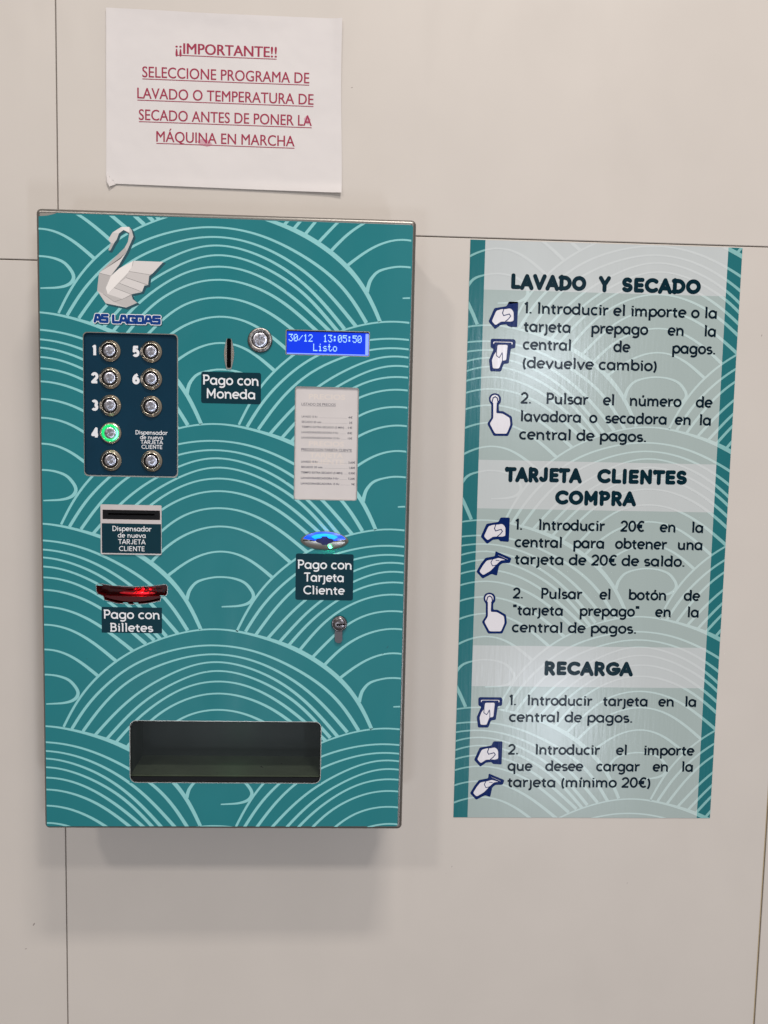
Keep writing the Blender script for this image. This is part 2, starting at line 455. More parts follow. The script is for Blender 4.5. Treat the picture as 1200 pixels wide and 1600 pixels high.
# ------------------------------------------------------------------ stroke lettering (rounded geometric face)
def arc(cx, cy, rx, ry, a0, a1, n=18):
    return [(cx + rx * math.cos(R(a0 + (a1 - a0) * i / n)), cy + ry * math.sin(R(a0 + (a1 - a0) * i / n))) for i in range(n + 1)]
T_, B_, X_ = 0.94, 0.06, 0.655
OY, OR = 0.36, 0.275
def O(cx): return arc(cx, OY, OR, 0.30, 90, 450, 26)
GL = {
 'a': (0.76, [O(.34), [(.615, X_), (.615, B_)], [(.56, B_), (.70, B_)]]),
 'b': (0.74, [O(.40), [(.125, 1.0), (.125, B_)], [(.03, .95), (.125, .95)]]),
 'c': (0.62, [arc(.34, OY, OR, .30, 48, 312)]),
 'd': (0.76, [O(.34), [(.615, 1.0), (.615, B_)], [(.50, .95), (.615, .95)], [(.56, B_), (.70, B_)]]),
 'e': (0.68, [arc(.34, OY, OR, .30, 0, 312) , [(.07, OY), (.615, OY)]]),
 'g': (0.74, [O(.34), [(.615, X_ + .02), (.615, -.04)] + arc(.35, -.04, .265, .20, 0, -140, 12)]),
 'i': (0.32, [[(.17, X_), (.17, 0)], [(.05, X_ - .02), (.17, X_ - .02)], [(.16, .80), (.16, .93)]]),
 'j': (0.34, [[(.19, X_), (.19, -.06)] + arc(.03, -.06, .16, .17, 0, -100, 8), [(.08, X_ - .02), (.19, X_ - .02)]]),
 'l': (0.33, [[(.17, 1.0), (.17, 0)], [(.06, .95), (.17, .95)]]),
 'm': (1.10, [[(.12, X_), (.12, 0)], [(.12, .40)] + arc(.325, .40, .205, .23, 180, 0, 12) + [(.53, 0)], [(.53, .40)] + arc(.735, .40, .205, .23, 180, 0, 12) + [(.94, 0)], [(.02, X_), (.12, X_)], [(.94, .05), (1.02, .05)]]),
 'n': (0.74, [[(.13, X_), (.13, 0)], [(.13, .38)] + arc(.365, .38, .235, .25, 180, 0, 14) + [(.60, 0)], [(.03, X_), (.13, X_)], [(.60, .05), (.69, .05)]]),
 'o': (0.70, [O(.35)]),
 'p': (0.74, [O(.40), [(.125, X_ + .02), (.125, -.27)], [(.04, -.24), (.22, -.24)]]),
 'q': (0.74, [O(.34), [(.615, X_ + .02), (.615, -.27)], [(.54, -.24), (.70, -.24)]]),
 'r': (0.50, [[(.14, X_), (.14, 0)], [(.14, .36)] + arc(.37, .36, .23, .26, 180, 62, 10), [(.03, X_), (.14, X_)]]),
 's': (0.56, [arc(.28, .475, .19, .145, 35, 270, 12) + arc(.28, .20, .20, .14, 90, -145, 12)[1:]]),
 't': (0.48, [[(.20, .84), (.20, .22)] + arc(.36, .22, .16, .165, 180, 285, 8), [(.02, .60), (.42, .60)]]),
 'u': (0.76, [[(.13, X_), (.13, .29)] + arc(.365, .29, .235, .235, 180, 360, 14) + [(.60, X_)], [(.60, X_), (.60, 0)], [(.60, .05), (.70, .05)], [(.05, X_ - .02), (.13, X_ - .02)]]),
 'v': (0.66, [[(.05, X_ + .03), (.325, .03), (.60, X_ + .03)]]),
 '.': (0.26, [[(.12, 0), (.12, .13)]]),
 ',': (0.26, [[(.14, .12), (.10, -.10)]]),
 ' ': (0.36, []),
 '(': (0.36, [arc(.52, .38, .40, .66, 130, 230, 12)]),
 ')': (0.36, [arc(-.18, .38, .40, .66, 50, -50, 12)]),
 '"': (0.40, [[(.12, 1.0), (.12, .74)], [(.27, 1.0), (.27, .74)]]),
 '0': (0.72, [arc(.36, .50, .27, .44, 90, 450, 28)]),
 '1': (0.36, [[(.02, .80), (.20, .94), (.20, 0)]]),
 '2': (0.66, [arc(.32, .66, .25, .28, 165, -35, 16) + [(.08, B_), (.60, B_)]]),
 '3': (0.66, [arc(.29, .72, .21, .22, 150, -90, 14), arc(.29, .29, .24, .235, 90, -150, 14)]),
 '4': (0.70, [[(.46, 0), (.46, .92), (.06, .28), (.66, .28)]]),
 '5': (0.66, [[(.56, T_), (.16, T_), (.13, .52)] + arc(.31, .33, .25, .27, 120, -145, 16)]),
 '6': (0.68, [arc(.34, .31, .25, .25, 0, 360, 20), [(.50, .95)] + arc(.45, .36, .365, .50, 120, 175, 6)]),
 '€': (0.72, [arc(.46, .50, .30, .44, 50, 310), [(.02, .58), (.52, .58)], [(.02, .42), (.50, .42)]]),
 'A': (0.80, [[(.04, 0), (.40, .97), (.76, 0)], [(.18, .30), (.62, .30)]]),
 'B': (0.70, [[(.12, 0), (.12, 1)], [(.02, .94), (.34, .94)] + arc(.34, .735, .20, .205, 90, -90, 12)[1:] + [(.12, .53)], [(.34, .53)] + arc(.36, .295, .235, .235, 90, -90, 12) + [(.02, .06)]]),
 'C': (0.82, [arc(.48, .50, .41, .44, 48, 312, 26)]),
 'D': (0.82, [[(.12, 0), (.12, 1)], [(.03, .94), (.34, .94)] + arc(.34, .50, .40, .44, 90, -90, 20)[1:] + [(.03, .06)]]),
 'E': (0.64, [[(.56, .94), (.12, .94), (.12, .06), (.56, .06)], [(.12, .50), (.52, .50)]]),
 'G': (0.86, [arc(.48, .50, .41, .44, 48, 350, 28), [(.50, .44), (.89, .44)]]),
 'I': (0.34, [[(.17, 1), (.17, 0)], [(.05, .95), (.17, .95)]]),
 '|': (0.30, [[(.15, 1), (.15, 0)]]),
 'J': (0.60, [[(.44, 1), (.44, .30)] + arc(.25, .27, .19, .21, 0, -160, 10)]),
 'L': (0.58, [[(.12, 1), (.12, .06), (.54, .06)]]),
 'M': (0.96, [[(.12, 0), (.12, .96), (.46, .30), (.80, .96), (.80, 0)]]),
 'N': (0.82, [[(.12, 0), (.12, .95), (.68, .05), (.68, 1)]]),
 'O': (0.92, [arc(.46, .50, .39, .44, 90, 450, 32)]),
 'P': (0.68, [[(.12, 0), (.12, 1)], [(.02, .94), (.36, .94)] + arc(.36, .69, .23, .25, 90, -90, 14)[1:] + [(.12, .44)]]),
 'R': (0.72, [[(.12, 0), (.12, 1)], [(.12, .94), (.36, .94)] + arc(.36, .70, .22, .24, 90, -90, 14)[1:] + [(.12, .46)], [(.34, .46), (.62, 0)]]),
 'S': (0.66, [arc(.32, .71, .23, .23, 35, 270, 14) + arc(.32, .27, .25, .21, 90, -145, 14)[1:]]),
 'T': (0.66, [[(.33, 0), (.33, .94)], [(.02, .94), (.64, .94)], [(.04, .97), (.04, .86)]]),
 'V': (0.78, [[(.03, 1), (.39, .03), (.75, 1)]]),
 'Y': (0.72, [[(.04, 1), (.36, .46), (.68, 1)], [(.36, .50), (.36, 0)]]),
}
for base, acc in (('i', 'í'), ('o', 'ó'), ('u', 'ú')):
    adv, st = GL[base]
    cx = {'i': .17, 'o': .35, 'u': .37}[base]
    GL[acc] = (adv, [s for s in (st[:2] if base == 'i' else st)] + [[(cx, .78), (cx + .10, .97)]])

def word_width(w, track): return sum(GL[c][0] + track for c in w) - track
def draw(word, x, z, h, sx, wt, y, caps, track):
    parts = []
    for ch in word:
        adv, strokes = GL[ch]
        for k, st in enumerate(strokes):
            pts = [(x + a * h * sx, z + b * h) for a, b in st]
            parts.append(ribbon(pts, wt * h, y - 0.012 * (k % 4), caps))
        x += (adv + track) * h * sx
    return parts
def text_fit(s, x0, x1, z, h, wt, y, caps=False, track=0.02, slope=0.0):
    sx = (x1 - x0) / (word_width(s, track) * h)
    return join(*draw(s, x0, z, h, sx, wt, y, caps, track))
def text_just(s, x0, x1, z, h, wt, y, sx, caps=False, track=0.02):
    ws = s.split(' ')
    wid = [word_width(w, track) * h * sx for w in ws]
    gap = (x1 - x0 - sum(wid)) / max(1, len(ws) - 1)
    parts, x = [], x0
    for w, d in zip(ws, wid):
        parts += draw(w, x, z, h, sx, wt, y, caps, track)
        x += d + gap
    return join(*parts)

def font_text(s, x0, x1, z, h, y, bold=0.0, res=3):
    """built-in typeface fitted between x0 and x1 with capital height h."""
    cu = bpy.data.curves.new('tmp', 'FONT')
    cu.body = s
    cu.size = 1
    cu.offset = bold
    cu.resolution_u = res
    v, f = curve_mesh(cu)
    if not v: return [], []
    a0, a1 = min(p[0] for p in v), max(p[0] for p in v)
    k = (x1 - x0) / (a1 - a0)
    hz = h / 0.70
    return [(x0 + (p[0] - a0) * k, y, z + p[1] * hz) for p in v], f

# ------------------------------------------------------------------ the printed wave pattern
RINGS = {
 'outer': [(-170, -118), (-165.4, -106.8), (-149.6, -76.3), (-128.3, -51.0), (-110.4, -35.7), (-94.2, -24.7), (-77.9, -17.0), (-53.6, -7.5), (-29.2, -1.4), (-10, 0.6), (12, -0.6), (43.5, -8.0), (64.7, -14.5), (86.0, -23.4), (109.1, -37.9), (125.7, -51.1), (145.9, -73.9), (163.1, -109.2), (167, -120)],
 'r1': [(-155.6, -107.6), (-143.2, -86.4), (-126.9, -67.7), (-102.4, -45.7), (-78.0, -32.0), (-48, -22.2), (-22, -17.6), (-5.0, -17), (27.4, -20.6), (60.0, -32.1), (92.9, -49.6), (117.8, -68.2), (134.6, -87.2), (149.1, -111.2)],
 'r2': [(-143.5, -110.0), (-127.0, -86.2), (-102.5, -60.8), (-78.0, -45.4), (-45.4, -32.5), (-21.0, -27.4), (-2, -26.4), (27.4, -31.0), (60.1, -44.1), (93.1, -65.7), (119.8, -92.4), (138.3, -114.3)],
 'r3': [(-129.7, -113.3), (-110.8, -91.2), (-86.2, -69.0), (-61.7, -53.6), (-29.1, -38.4), (-3, -34.4), (27.5, -40.3), (60.2, -54.6), (86.6, -73.9), (110.0, -97.6), (126.8, -117.8)],
 'r4': [(-117.5, -117.5), (-94.5, -91.0), (-69.9, -70.6), (-45.4, -56.8), (-21.0, -46.3), (-2, -43.6), (27.6, -49.5), (60.3, -65.0), (86.8, -83.6), (116.9, -116.9)],
 'r5': [(-107.7, -120.8), (-94.5, -104.6), (-78.1, -89.2), (-53.6, -71.3), (-29.1, -59.6), (-2, -55.4), (19.5, -58.1), (44.0, -67.1), (77.0, -88.7), (108.6, -117.3)],
 'r6': [(-97, -127), (-75.7, -100.5), (-53.6, -84.4), (-29.1, -72.9), (-3, -68.6), (19.6, -71.4), (44.1, -80.0), (68.9, -94.9), (98, -120)],
 'r7': [(-84, -136), (-59.7, -109.8), (-38, -94), (-17.1, -87.6), (-2, -86.4), (14.8, -88.0), (36.1, -95.0), (60, -108.5), (87.5, -130.7)],
 'r8': [(-69.5, -142.1), (-59.7, -130.3), (-35, -113.8), (-9.5, -106.4), (4, -105.6), (27.2, -110.6), (55.0, -128.6), (73.7, -145.0)],
 'r9': [(-53.0, -158.2), (-32.0, -141.0), (-9.4, -132.6), (4.0, -131.8), (27.4, -138.6), (54.4, -161.2)],
 'loop': [(-37, -192), (-34.8, -181), (-31.9, -173.8), (-24.4, -166.0), (-9.3, -161.5), (4.1, -160.9), (16, -162.8), (25.8, -167.3), (33.2, -176.6), (33.7, -183.2), (28.7, -188.4), (18.5, -191.4), (0.8, -192.6)],
}
def interp(x, tab):
    if x <= tab[0][0]: return tab[0][1]
    for (a, b), (c, d) in zip(tab, tab[1:]):
        if x <= c: return b + (d - b) * (x - a) / (c - a)
    return tab[-1][1]
def outer_z(u):
    if abs(u) > 184: return None
    return interp(u, RS['outer'])
RS = {}
for k, pts in RINGS.items():
    if k not in ('outer', 'loop'):
        a, b = Vector(pts[0]), Vector(pts[1])
        pts = [tuple(a + (a - b).normalized() * 14)] + pts
        a, b = Vector(pts[-1]), Vector(pts[-2])
        pts = pts + [tuple(a + (a - b).normalized() * 14)]
    q = catmull(pts, 2.2)
    if k != 'loop':
        for _ in range(2):
            r = q[:]
            for i in range(len(q)):
                m = min(8, i, len(q) - 1 - i)
                w = q[i - m:i + m + 1]
                r[i] = (sum(a for a, b in w) / len(w), sum(b for a, b in w) / len(w))
            q = r
    RS[k] = q
def wave_strips(fans, sc, y0, xr, zr):
    """all visible line pieces of the pattern; later (lower) fans lie over earlier ones."""
    parts = []
    for (cx, cz) in fans:
        lower = [(a, b) for a, b in fans if b < cz - 1 and abs(a - cx) < 380 * sc and cz - b < 330 * sc]
        for ri, (name, pts) in enumerate(RS.items()):
            n = len(pts)
            run = []
            def flush():
                if len(run) > 1:
                    parts.append(ribbon([r[0] for r in run], [r[1] for r in run], y0 - 0.006 * ri))
                run.clear()
            for i, (u, v) in enumerate(pts):
                x, z = cx + u * sc, cz + v * sc
                hid = not (xr[0] - 12 < x < xr[1] + 12 and zr[0] - 12 < z < zr[1] + 12)
                if not hid:
                    for a, b in lower:
                        oz = outer_z((x - a) / sc)
                        if oz is not None and z < b + (oz - 0.3) * sc:
                            hid = True
                            break
                if name == 'outer': w = interp(u, [(-165, 2.6), (-120, 2.5), (-70, 1.9), (0, 1.8), (40, 3.0), (80, 5.0), (130, 5.0), (165, 3.8)])
                elif name == 'loop':
                    f = i / n
                    w = interp(f, [(0, 4.6), (.12, 3.6), (.28, 2.0), (.45, 1.9), (.62, 3.4), (.74, 3.8), (.84, 2.4), (1, 1.3)])
                else:
                    f = i / n
                    w = interp(f, [(0, 3.5), (.22, 2.6), (.42, 1.9), (.52, 1.9), (.75, 3.2), (1, 4.2)])
                if hid: flush()
                else: run.append(((x, z), w * sc * 0.95))
            flush()
    return join(*parts)

import bmesh
def clip(data, rect, keep=True, holes=()):
    x0, z0, x1, z1 = rect
    bm = bmesh.new()
    vs = [bm.verts.new(v) for v in data[0]]
    for f in data[1]:
        try: bm.faces.new([vs[i] for i in f])
        except ValueError: pass
    for co, no in (((x0, 0, 0), (-1, 0, 0)), ((x1, 0, 0), (1, 0, 0)), ((0, 0, z0), (0, 0, -1)), ((0, 0, z1), (0, 0, 1))):
        bmesh.ops.bisect_plane(bm, geom=bm.verts[:] + bm.edges[:] + bm.faces[:], plane_co=co, plane_no=no, clear_outer=True, dist=1e-5)
    for hx0, hz0, hx1, hz1 in holes:
        for co, no in (((hx0, 0, 0), (1, 0, 0)), ((hx1, 0, 0), (1, 0, 0)), ((0, 0, hz0), (0, 0, 1)), ((0, 0, hz1), (0, 0, 1))):
            bmesh.ops.bisect_plane(bm, geom=bm.verts[:] + bm.edges[:] + bm.faces[:], plane_co=co, plane_no=no, dist=1e-5)
        dead = [f for f in bm.faces if hx0 < f.calc_center_median().x < hx1 and hz0 < f.calc_center_median().z < hz1]
        bmesh.ops.delete(bm, geom=dead, context='FACES')
    bm.verts.index_update()
    v = [tuple(p.co) for p in bm.verts]
    f = [tuple(q.index for q in p.verts) for p in bm.faces]
    bm.free()
    return v, f

# ================================================================== THE WALL
wall = thing('wall', None, None, (0, 0, -900), 'structure')
def panel(x0, x1, z0, z1):
    b = 0.7
    pr = [(0, 18), (0, b), (0.3, 0.2), (b, 0)]
    V, Fc = [], []
    for off, y in pr:
        V += [(x0 + off, y, z0 + off), (x1 - off, y, z0 + off), (x1 - off, y, z1 - off), (x0 + off, y, z1 - off)]
    for k in range(len(pr) - 1):
        for i in range(4):
            j = (i + 1) % 4
            Fc.append((k * 4 + i, k * 4 + j, (k + 1) * 4 + j, (k + 1) * 4 + i))
    k = (len(pr) - 1) * 4
    Fc.append((k, k + 1, k + 2, k + 3))
    return add('wall_panel', (V, Fc), M['laminate'], wall, ((x0 + x1) / 2, 0, (z0 + z1) / 2))
g = 0.6
XS0, XS1 = -203.2, 651.0
panel(-1100, XS0 - g, -900, 292.0 - g)
panel(-1100, XS0 - g, 292.0 + g, 1100)
panel(XS0 + g, XS1 - 1.1, -900, 331.4 - g)
panel(XS0 + g, XS1 - 1.1, 331.4 + g, 1100)
panel(XS1 + 1.1, 1500, -900, 331.4 - g)
panel(XS1 + 1.1, 1500, 331.4 + g, 1100)
add('panel_edge_band', box(XS1 - 1.1, XS1 - 0.35, 0.4, 18, -900, 330.5), M['edge_band'], wall)
add('wall_backing', box(-1100, 1500, 18.5, 30, -900, 1100), M['backing'], wall)

for mx, mz, mr, ma in ((123.5, 491.5, 1.2, 0.3), (249.5, -403, 0.5, 0), (262, -419, 1.0, 1.1), (255, -428, .5, 0), (-242, -492, 2.2, 1.0), (-252, -523, 1.4, .2), (640, -74, 1.0, 0.4), (608, 230, 1.3, 1.4), (-226, 68, 0.9, 0.2), (480, -440, 0.9, .8)):
    pts = [(mx + mr * math.cos(t) * math.cos(ma) - mr * .35 * math.sin(t) * math.sin(ma), mz + mr * math.cos(t) * math.sin(ma) + mr * .35 * math.sin(t) * math.cos(ma)) for t in [i * math.pi / 5 for i in range(10)]]
    add('scuff_mark', ngon(pts, -0.03), M['scuff'], wall)

# ================================================================== THE PAYMENT MACHINE
YF = -100.0
kiosk = thing('payment_machine', 'teal wave-patterned payment machine on the wall with steel push buttons and a blue display',
              'payment machine', (0, -50, -325))
# cabinet behind the door
cabx, cabz = 187.5, 320.0
cab = join(box(-cabx, -cabx + 1.5, -72, 0, -cabz, cabz), box(cabx - 1.5, cabx, -72, 0, -cabz, cabz),
           box(-cabx + 1.5, cabx - 1.5, -72, 0, cabz - 1.5, cabz), box(-cabx + 1.5, cabx - 1.5, -72, 0, -cabz, -cabz + 1.5),
           box(-cabx + 1.5, cabx - 1.5, -2.5, -0.5, -cabz + 1.5, cabz - 1.5))
add('cabinet', cab, M['cabinet'], kiosk, (0, -36, 0))
# rounded steel door rim
def ringmesh(profile):
    V, Fc = [], []
    n = None
    for off, h, r in profile:
        lp = rrect(-192.5 + off, -325 + off, 192.5 - off, 325 - off, max(0.3, r - off), 6)
        n = len(lp)
        V += [(a, YF + h, b) for a, b in lp]
    for k in range(len(profile) - 1):
        for i in range(n):
            j = (i + 1) % n
            Fc.append((k * n + i, k * n + j, (k + 1) * n + j, (k + 1) * n + i))
    return V, Fc
prof = [(1.6, 28, 4), (0, 28, 4)] + [(4.0 - 4.0 * math.cos(R(a)), 4.0 - 4.0 * math.sin(R(a)), 5) for a in range(0, 91, 10)] + [(4.6, 0, 5), (4.6, 2, 5)]
add('door_rim', ringmesh(prof), M['rim'], kiosk, (0, YF, 0), smooth=True)

bp = rrect(-146.0, 56.7, -51.0, 202.4, 4.5)
lcdr = rrect(60.9, 185.8, 146.2, 210.1, 0.6, 2)
pr_ = rrect(71.2, 35.6, 136.0, 152.1, 2.0)
note = [(-134.6, -59.3), (-133.1, -57.6), (-122.1, -59.1), (-108, -60.2), (-97.2, -60.6), (-86, -60.2), (-72.2, -58.9), (-63.1, -57.6), (-61.3, -59.3), (-61.8, -67.0), (-63.7, -69.1), (-68.2, -70.7), (-69.2, -74.3), (-82.2, -77.3), (-98.3, -78.5), (-114.3, -77.4), (-126.2, -74.0), (-127.7, -69.9), (-133.2, -67.8), (-134.6, -64.9)]
pock = rrect(-100.7, -272.5, 102.5, -205.0, 6.5)
coin = rrect(0.0, 170.0, 4.4, 200.0, 2.0)
cardh = rrect(-128.5, -25.5, -67.5, 25.5, 1.0, 2)
holes = [bp, lcdr, pr_, note, pock, coin, cardh]
front = [(a, b) for a, b in rrect(-187.9, -320.4, 187.9, 320.4, 1.0, 3)]
add('front_plate', fill([front] + holes, YF, 2.0), M['steel'], kiosk, (0, YF, 0))
# vinyl wrap, its cut-outs a little larger than the metal's so that the metal edge shows
vout = [(-189.4, 316.6), (-189.9, -321.0), (-188.8, -322.0), (186.4, -320.9), (187.6, -319.6), (189.2, 318.0), (187.8, 319.6), (-171, 320.6), (-174, 319.4), (-181, 317.6), (-187.5, 317.0)]
vh = [offset_poly(h, -0.8) for h in (bp, lcdr, pr_, pock)] + [offset_poly(note, -0.9), circ(2.2, 184.5, 5.2, 14.5, 24), offset_poly(cardh, -0.6)]
vh[0] = rrect(-146.6, 55.4, -49.9, 203.2, 4.5)
add('vinyl_wrap', fill([vout] + vh, YF - 0.25, 0.22), M['teal'], kiosk, (0, YF, 0))
fans = []
for j in range(-1, 4):
    for k in (-2, 0, 2): fans.append((-5 + 184.3 * k, 329 - 216.6 * j))
    for k in (-3, -1, 1, 3): fans.append((-5 + 184.3 * k, 221.8 - 216.4 * j))
fans = sorted(fans, key=lambda f: -f[1])
WV = wave_strips(fans, 1.0, YF - 0.27, (-190, 190), (-323, 321))
hr = [(-146.6, 55.4, -49.9, 203.2), (60.2, 185.0, 147.0, 210.9), (70.4, 34.8, 136.8, 152.9), (-101.5, -273.3, 103.3, -204.2), (-134.6, -69.0, -61.8, -59.2), (-127, -77.0, -69.0, -69.0), (-1.8, 170.5, 6.2, 198.5), (-129, -26, -67, 26)]
wv = clip(WV, (-189.6, -321.6, 187.6, 319.4), holes=hr)
add('wave_print', wv, M['cyan'], kiosk, (0, YF, 0), label='pale cyan wave lines printed on the teal vinyl')

# --- swan emblem and name
def Z2(p):  # emblem measured on a drawing grid 3.75 units to 0.667 mm
    return p
swan = [(-120.0, 296.1), (-117.5, 292.4), (-120.1, 285.1), (-118.0, 285.1), (-114.1, 292.5), (-111.5, 296.3), (-109.2, 302.3), (-104.6, 305.8), (-98.9, 302.6), (-100.4, 294.1), (-103.8, 288.1), (-114.2, 277.6), (-129.7, 261.9), (-131.6, 244.8), (-123.1, 232.2), (-102.4, 228.5), (-91.2, 233.6), (-95.8, 237.2), (-97.2, 242.0), (-86.3, 244.9), (-83.9, 250.9), (-80.2, 251.7), (-79.0, 260.8), (-75.6, 263.4), (-64.7, 275.3), (-95.0, 275.5), (-109.1, 267.6), (-117.7, 259.7), (-109.9, 270.1), (-101.3, 284.8), (-94.8, 299.4), (-96.5, 306.1), (-98.9, 308.9), (-107.1, 308.6), (-115.7, 303.0)]
em = add('swan_emblem', fill([swan], YF - 0.37), grey(.74), kiosk, (-98, YF, 268), label='white folded-paper swan printed above the buttons')
em_sh = add('emblem_backdrop', fill([[(a + 1.6, b - 1.5) for a, b in offset_poly(swan, -0.5)]], YF - 0.345), M['logo_shade'], em)
fac = [
 (.80, [(-120.0, 296.1), (-115.7, 303.0), (-109.2, 302.3), (-111.5, 296.3), (-114.6, 292.2), (-117.5, 292.4)]),
 (.70, [(-117.5, 292.4), (-114.6, 292.2), (-118.4, 285.4), (-119.9, 285.6)]),
 (.86, [(-115.7, 303.0), (-107.1, 308.6), (-104.6, 305.8), (-109.2, 302.3)]),
 (.90, [(-107.1, 308.6), (-98.9, 308.9), (-98.6, 303.6), (-104.6, 305.8)]),
 (.76, [(-98.9, 308.9), (-94.8, 299.4), (-101.3, 284.8), (-103.6, 288.3), (-100.2, 294.4), (-98.6, 303.6)]),
 (.70, [(-103.6, 288.3), (-101.3, 284.8), (-108, 277.0), (-128.9, 263.0), (-114.2, 277.6)]),
 (.84, [(-101.3, 284.8), (-109.9, 270.1), (-117.7, 259.7), (-129.2, 262.6), (-108.0, 278.0)]),
 (.72, [(-129.7, 261.9), (-117.7, 259.7), (-122.5, 250.5), (-125.5, 241.6), (-131.6, 244.8)]),
 (.80, [(-131.6, 244.8), (-125.5, 241.6), (-115.0, 234.0), (-102.4, 228.5), (-123.1, 232.2)]),
 (.92, [(-117.7, 259.7), (-109.1, 267.6), (-95.0, 275.5), (-96.3, 269.8), (-100.5, 263.3), (-121.0, 241.5), (-122.8, 247.5)]),
 (.85, [(-95.0, 275.5), (-64.7, 275.3), (-75.6, 263.4), (-79.4, 262.4), (-99.6, 264.8), (-96.3, 269.8)]),
 (.79, [(-99.6, 264.8), (-79.4, 262.0), (-80.2, 251.7), (-102.3, 258.6), (-100.5, 262.8)]),
 (.84, [(-102.6, 258.1), (-83.7, 252.2), (-86.3, 244.9), (-109.2, 253.0)]),
 (.78, [(-109.4, 252.6), (-86.6, 244.4), (-97.2, 242.0), (-114.4, 248.3)]),
 (.85, [(-114.6, 247.8), (-97.4, 241.8), (-106.0, 237.0), (-121.0, 241.5)]),
 (.74, [(-97.2, 242.0), (-95.8, 237.2), (-91.2, 233.6), (-102.4, 228.5), (-114.4, 233.8), (-106.0, 237.0)]),
]
for v, p in fac:
    add('paper_fold', ngon(p, YF - 0.39), grey(v), em)
fl = [[(-99.6, 264.8), (-90, 263.6), (-79.4, 262.2)], [(-102.4, 258.5), (-80.4, 251.8)], [(-109.3, 252.8), (-86.4, 244.7)], [(-114.5, 248.0), (-97.3, 241.9)], [(-114.4, 233.9), (-106, 237), (-96.2, 241.6)], [(-129.5, 262.4), (-117.7, 259.7)], [(-117.7, 259.7), (-109.9, 270.1)], [(-96.3, 269.8), (-95, 275.5)], [(-125.5, 241.6), (-114.6, 234.0)]]
add('fold_line', join(*[ribbon(p, 0.42, YF - 0.402) for p in fl]), grey(.56), em)
BLOCK = {'A': (0.88, [[(0, 0), (0.18, 1), (.50, 1), (.68, 0)], [(.06, .30), (.62, .30)]]),
         'S': (0.82, [[(.64, 1), (0, 1), (0, .52), (.62, .52), (.62, 0), (0, 0)]]),
         'L': (0.72, [[(0, 1), (0, 0), (.52, 0)]]),
         'G': (0.84, [[(.62, 1), (0, 1), (0, 0), (.62, 0), (.62, .46), (.40, .46)]]),
         'O': (0.86, [[(0, 0), (0, 1), (.64, 1), (.64, 0), (0, 0)]])}
def name_strokes(wt, y):
    parts = []
    for word, x0_, x1_, z in (('AS', -134.2, -121.4, 213.7), ('LAGOAS', -115.6, -68.6, 213.4)):
        tot = sum(BLOCK[c][0] for c in word) - 0.18
        k = (x1_ - x0_) / tot
        x = x0_
        for ch in word:
            for q, st_ in enumerate(BLOCK[ch][1]):
                parts.append(ribbon([(x + a * k, z + b * 6.6) for a, b in st_], wt, y - 0.015 * q, True))
            x += BLOCK[ch][0] * k
    return join(*parts)
nm = name_strokes(2.75, YF - 0.47)
nmw = name_strokes(4.15, YF - 0.41)
nms = ([(a + .9, b + .045, c - 1.0) for a, b, c in nmw[0]], nmw[1])
lg = add('name_outline', nmw, M['white_print'], kiosk, label='white outline of the words AS LAGOAS')
add('name_lettering', nm, M['logo_blue'], lg)
add('name_backdrop', nms, M['logo_shade'], lg)

# --- button panel
YP = YF + 2.6
bpan = add('button_panel', fill([rrect(-149, 54, -48, 206, 3)], YP, 1.2), M['panel_navy'], kiosk, (-98, YP, 130), label='recessed dark blue panel with numbered buttons')
btn = [(-119.9, 184.7, '1'), (-119.8, 156.9, '2'), (-119.7, 128.8, '3'), (-119.6, 100.5, '4'), (-119.6, 72.2, ''), (-77.7, 184.8, '5'), (-77.7, 156.9, '6'), (-77.8, 128.7, ''), (-77.6, 72.4, '')]
bez_prof = [(11.2, 0), (11.2, 0.9), (10.9, 1.4), (10.2, 1.9), (9.3, 2.9), (8.7, 3.7), (8.3, 4.0), (8.0, 3.9), (7.8, 3.2), (7.7, 1.8)]
def push(cx, cz, lit, rot):
    bez = bez_prof
    if lit: bez = bez_prof[:4] + [(9.5, 2.6), (9.1, 2.6), (9.0, 1.8)]
    b = add('push_button', lathe(cx, cz, bez, YP, 48), M['chrome'], kiosk, (cx, YP, cz), smooth=True,
            label='push button glowing green beside the digit 4' if lit else None)
    rp = [(9.1, 1.8), (8.8, 2.9), (6.1, 2.9), (6.0, 2.2)] if lit else [(7.8, 1.8), (7.5, 2.6), (6.1, 2.6), (6.0, 2.2)]
    add('light_ring', lathe(cx, cz, rp, YP, 40), M['ring_lit'] if lit else M['ring_dark'], b, (cx, YP, cz), smooth=True)
    if lit:
        ha = [(cx + 7.5 * math.cos(R(t)), cz + 7.5 * math.sin(R(t))) for t in range(-75, 56, 6)]
        add('ring_hotspot', ribbon0(ha, [0.3 + 1.7 * math.sin(math.pi * i / (len(ha) - 1)) for i in range(len(ha))], YP - 3.0), M['ring_hot'], b)
    add('button_cap', lathe(cx, cz, [(6.0, 1.9), (5.95, 2.9), (5.7, 3.1), (3.0, 3.12), (0.02, 3.14)], YP, 40, True), M['cap'], b, (cx, YP, cz), smooth=True)
    return b
random.seed(3)
for x, z, d in btn:
    b = push(x, z, d == '4', random.random() * 6)
    if d:
        wd = word_width(d, 0) * 9.2 * 1.0
        cxn = (-135.6 if x < -100 else -93.5)
        add('button_number', join(*draw(d, cxn - wd / 2, z - 4.9, 9.8, 0.95, 0.29, YP - 0.08, False, 0)), M['white_print'], kiosk, label='white digit %s' % d)
for s, x0, x1, z, h in (('Dispensador', -94.4, -61.3, 99.7, 4.3), ('de nueva', -89.6, -65.8, 94.9, 4.0), ('TARJETA', -89.0, -66.1, 90.0, 4.0), ('CL|ENTE', -88.2, -66.5, 85.0, 4.0)):
    add('caption_line', text_fit(s, x0, x1, z, h, 0.15, YP - 0.08), M['white_print'], bpan)

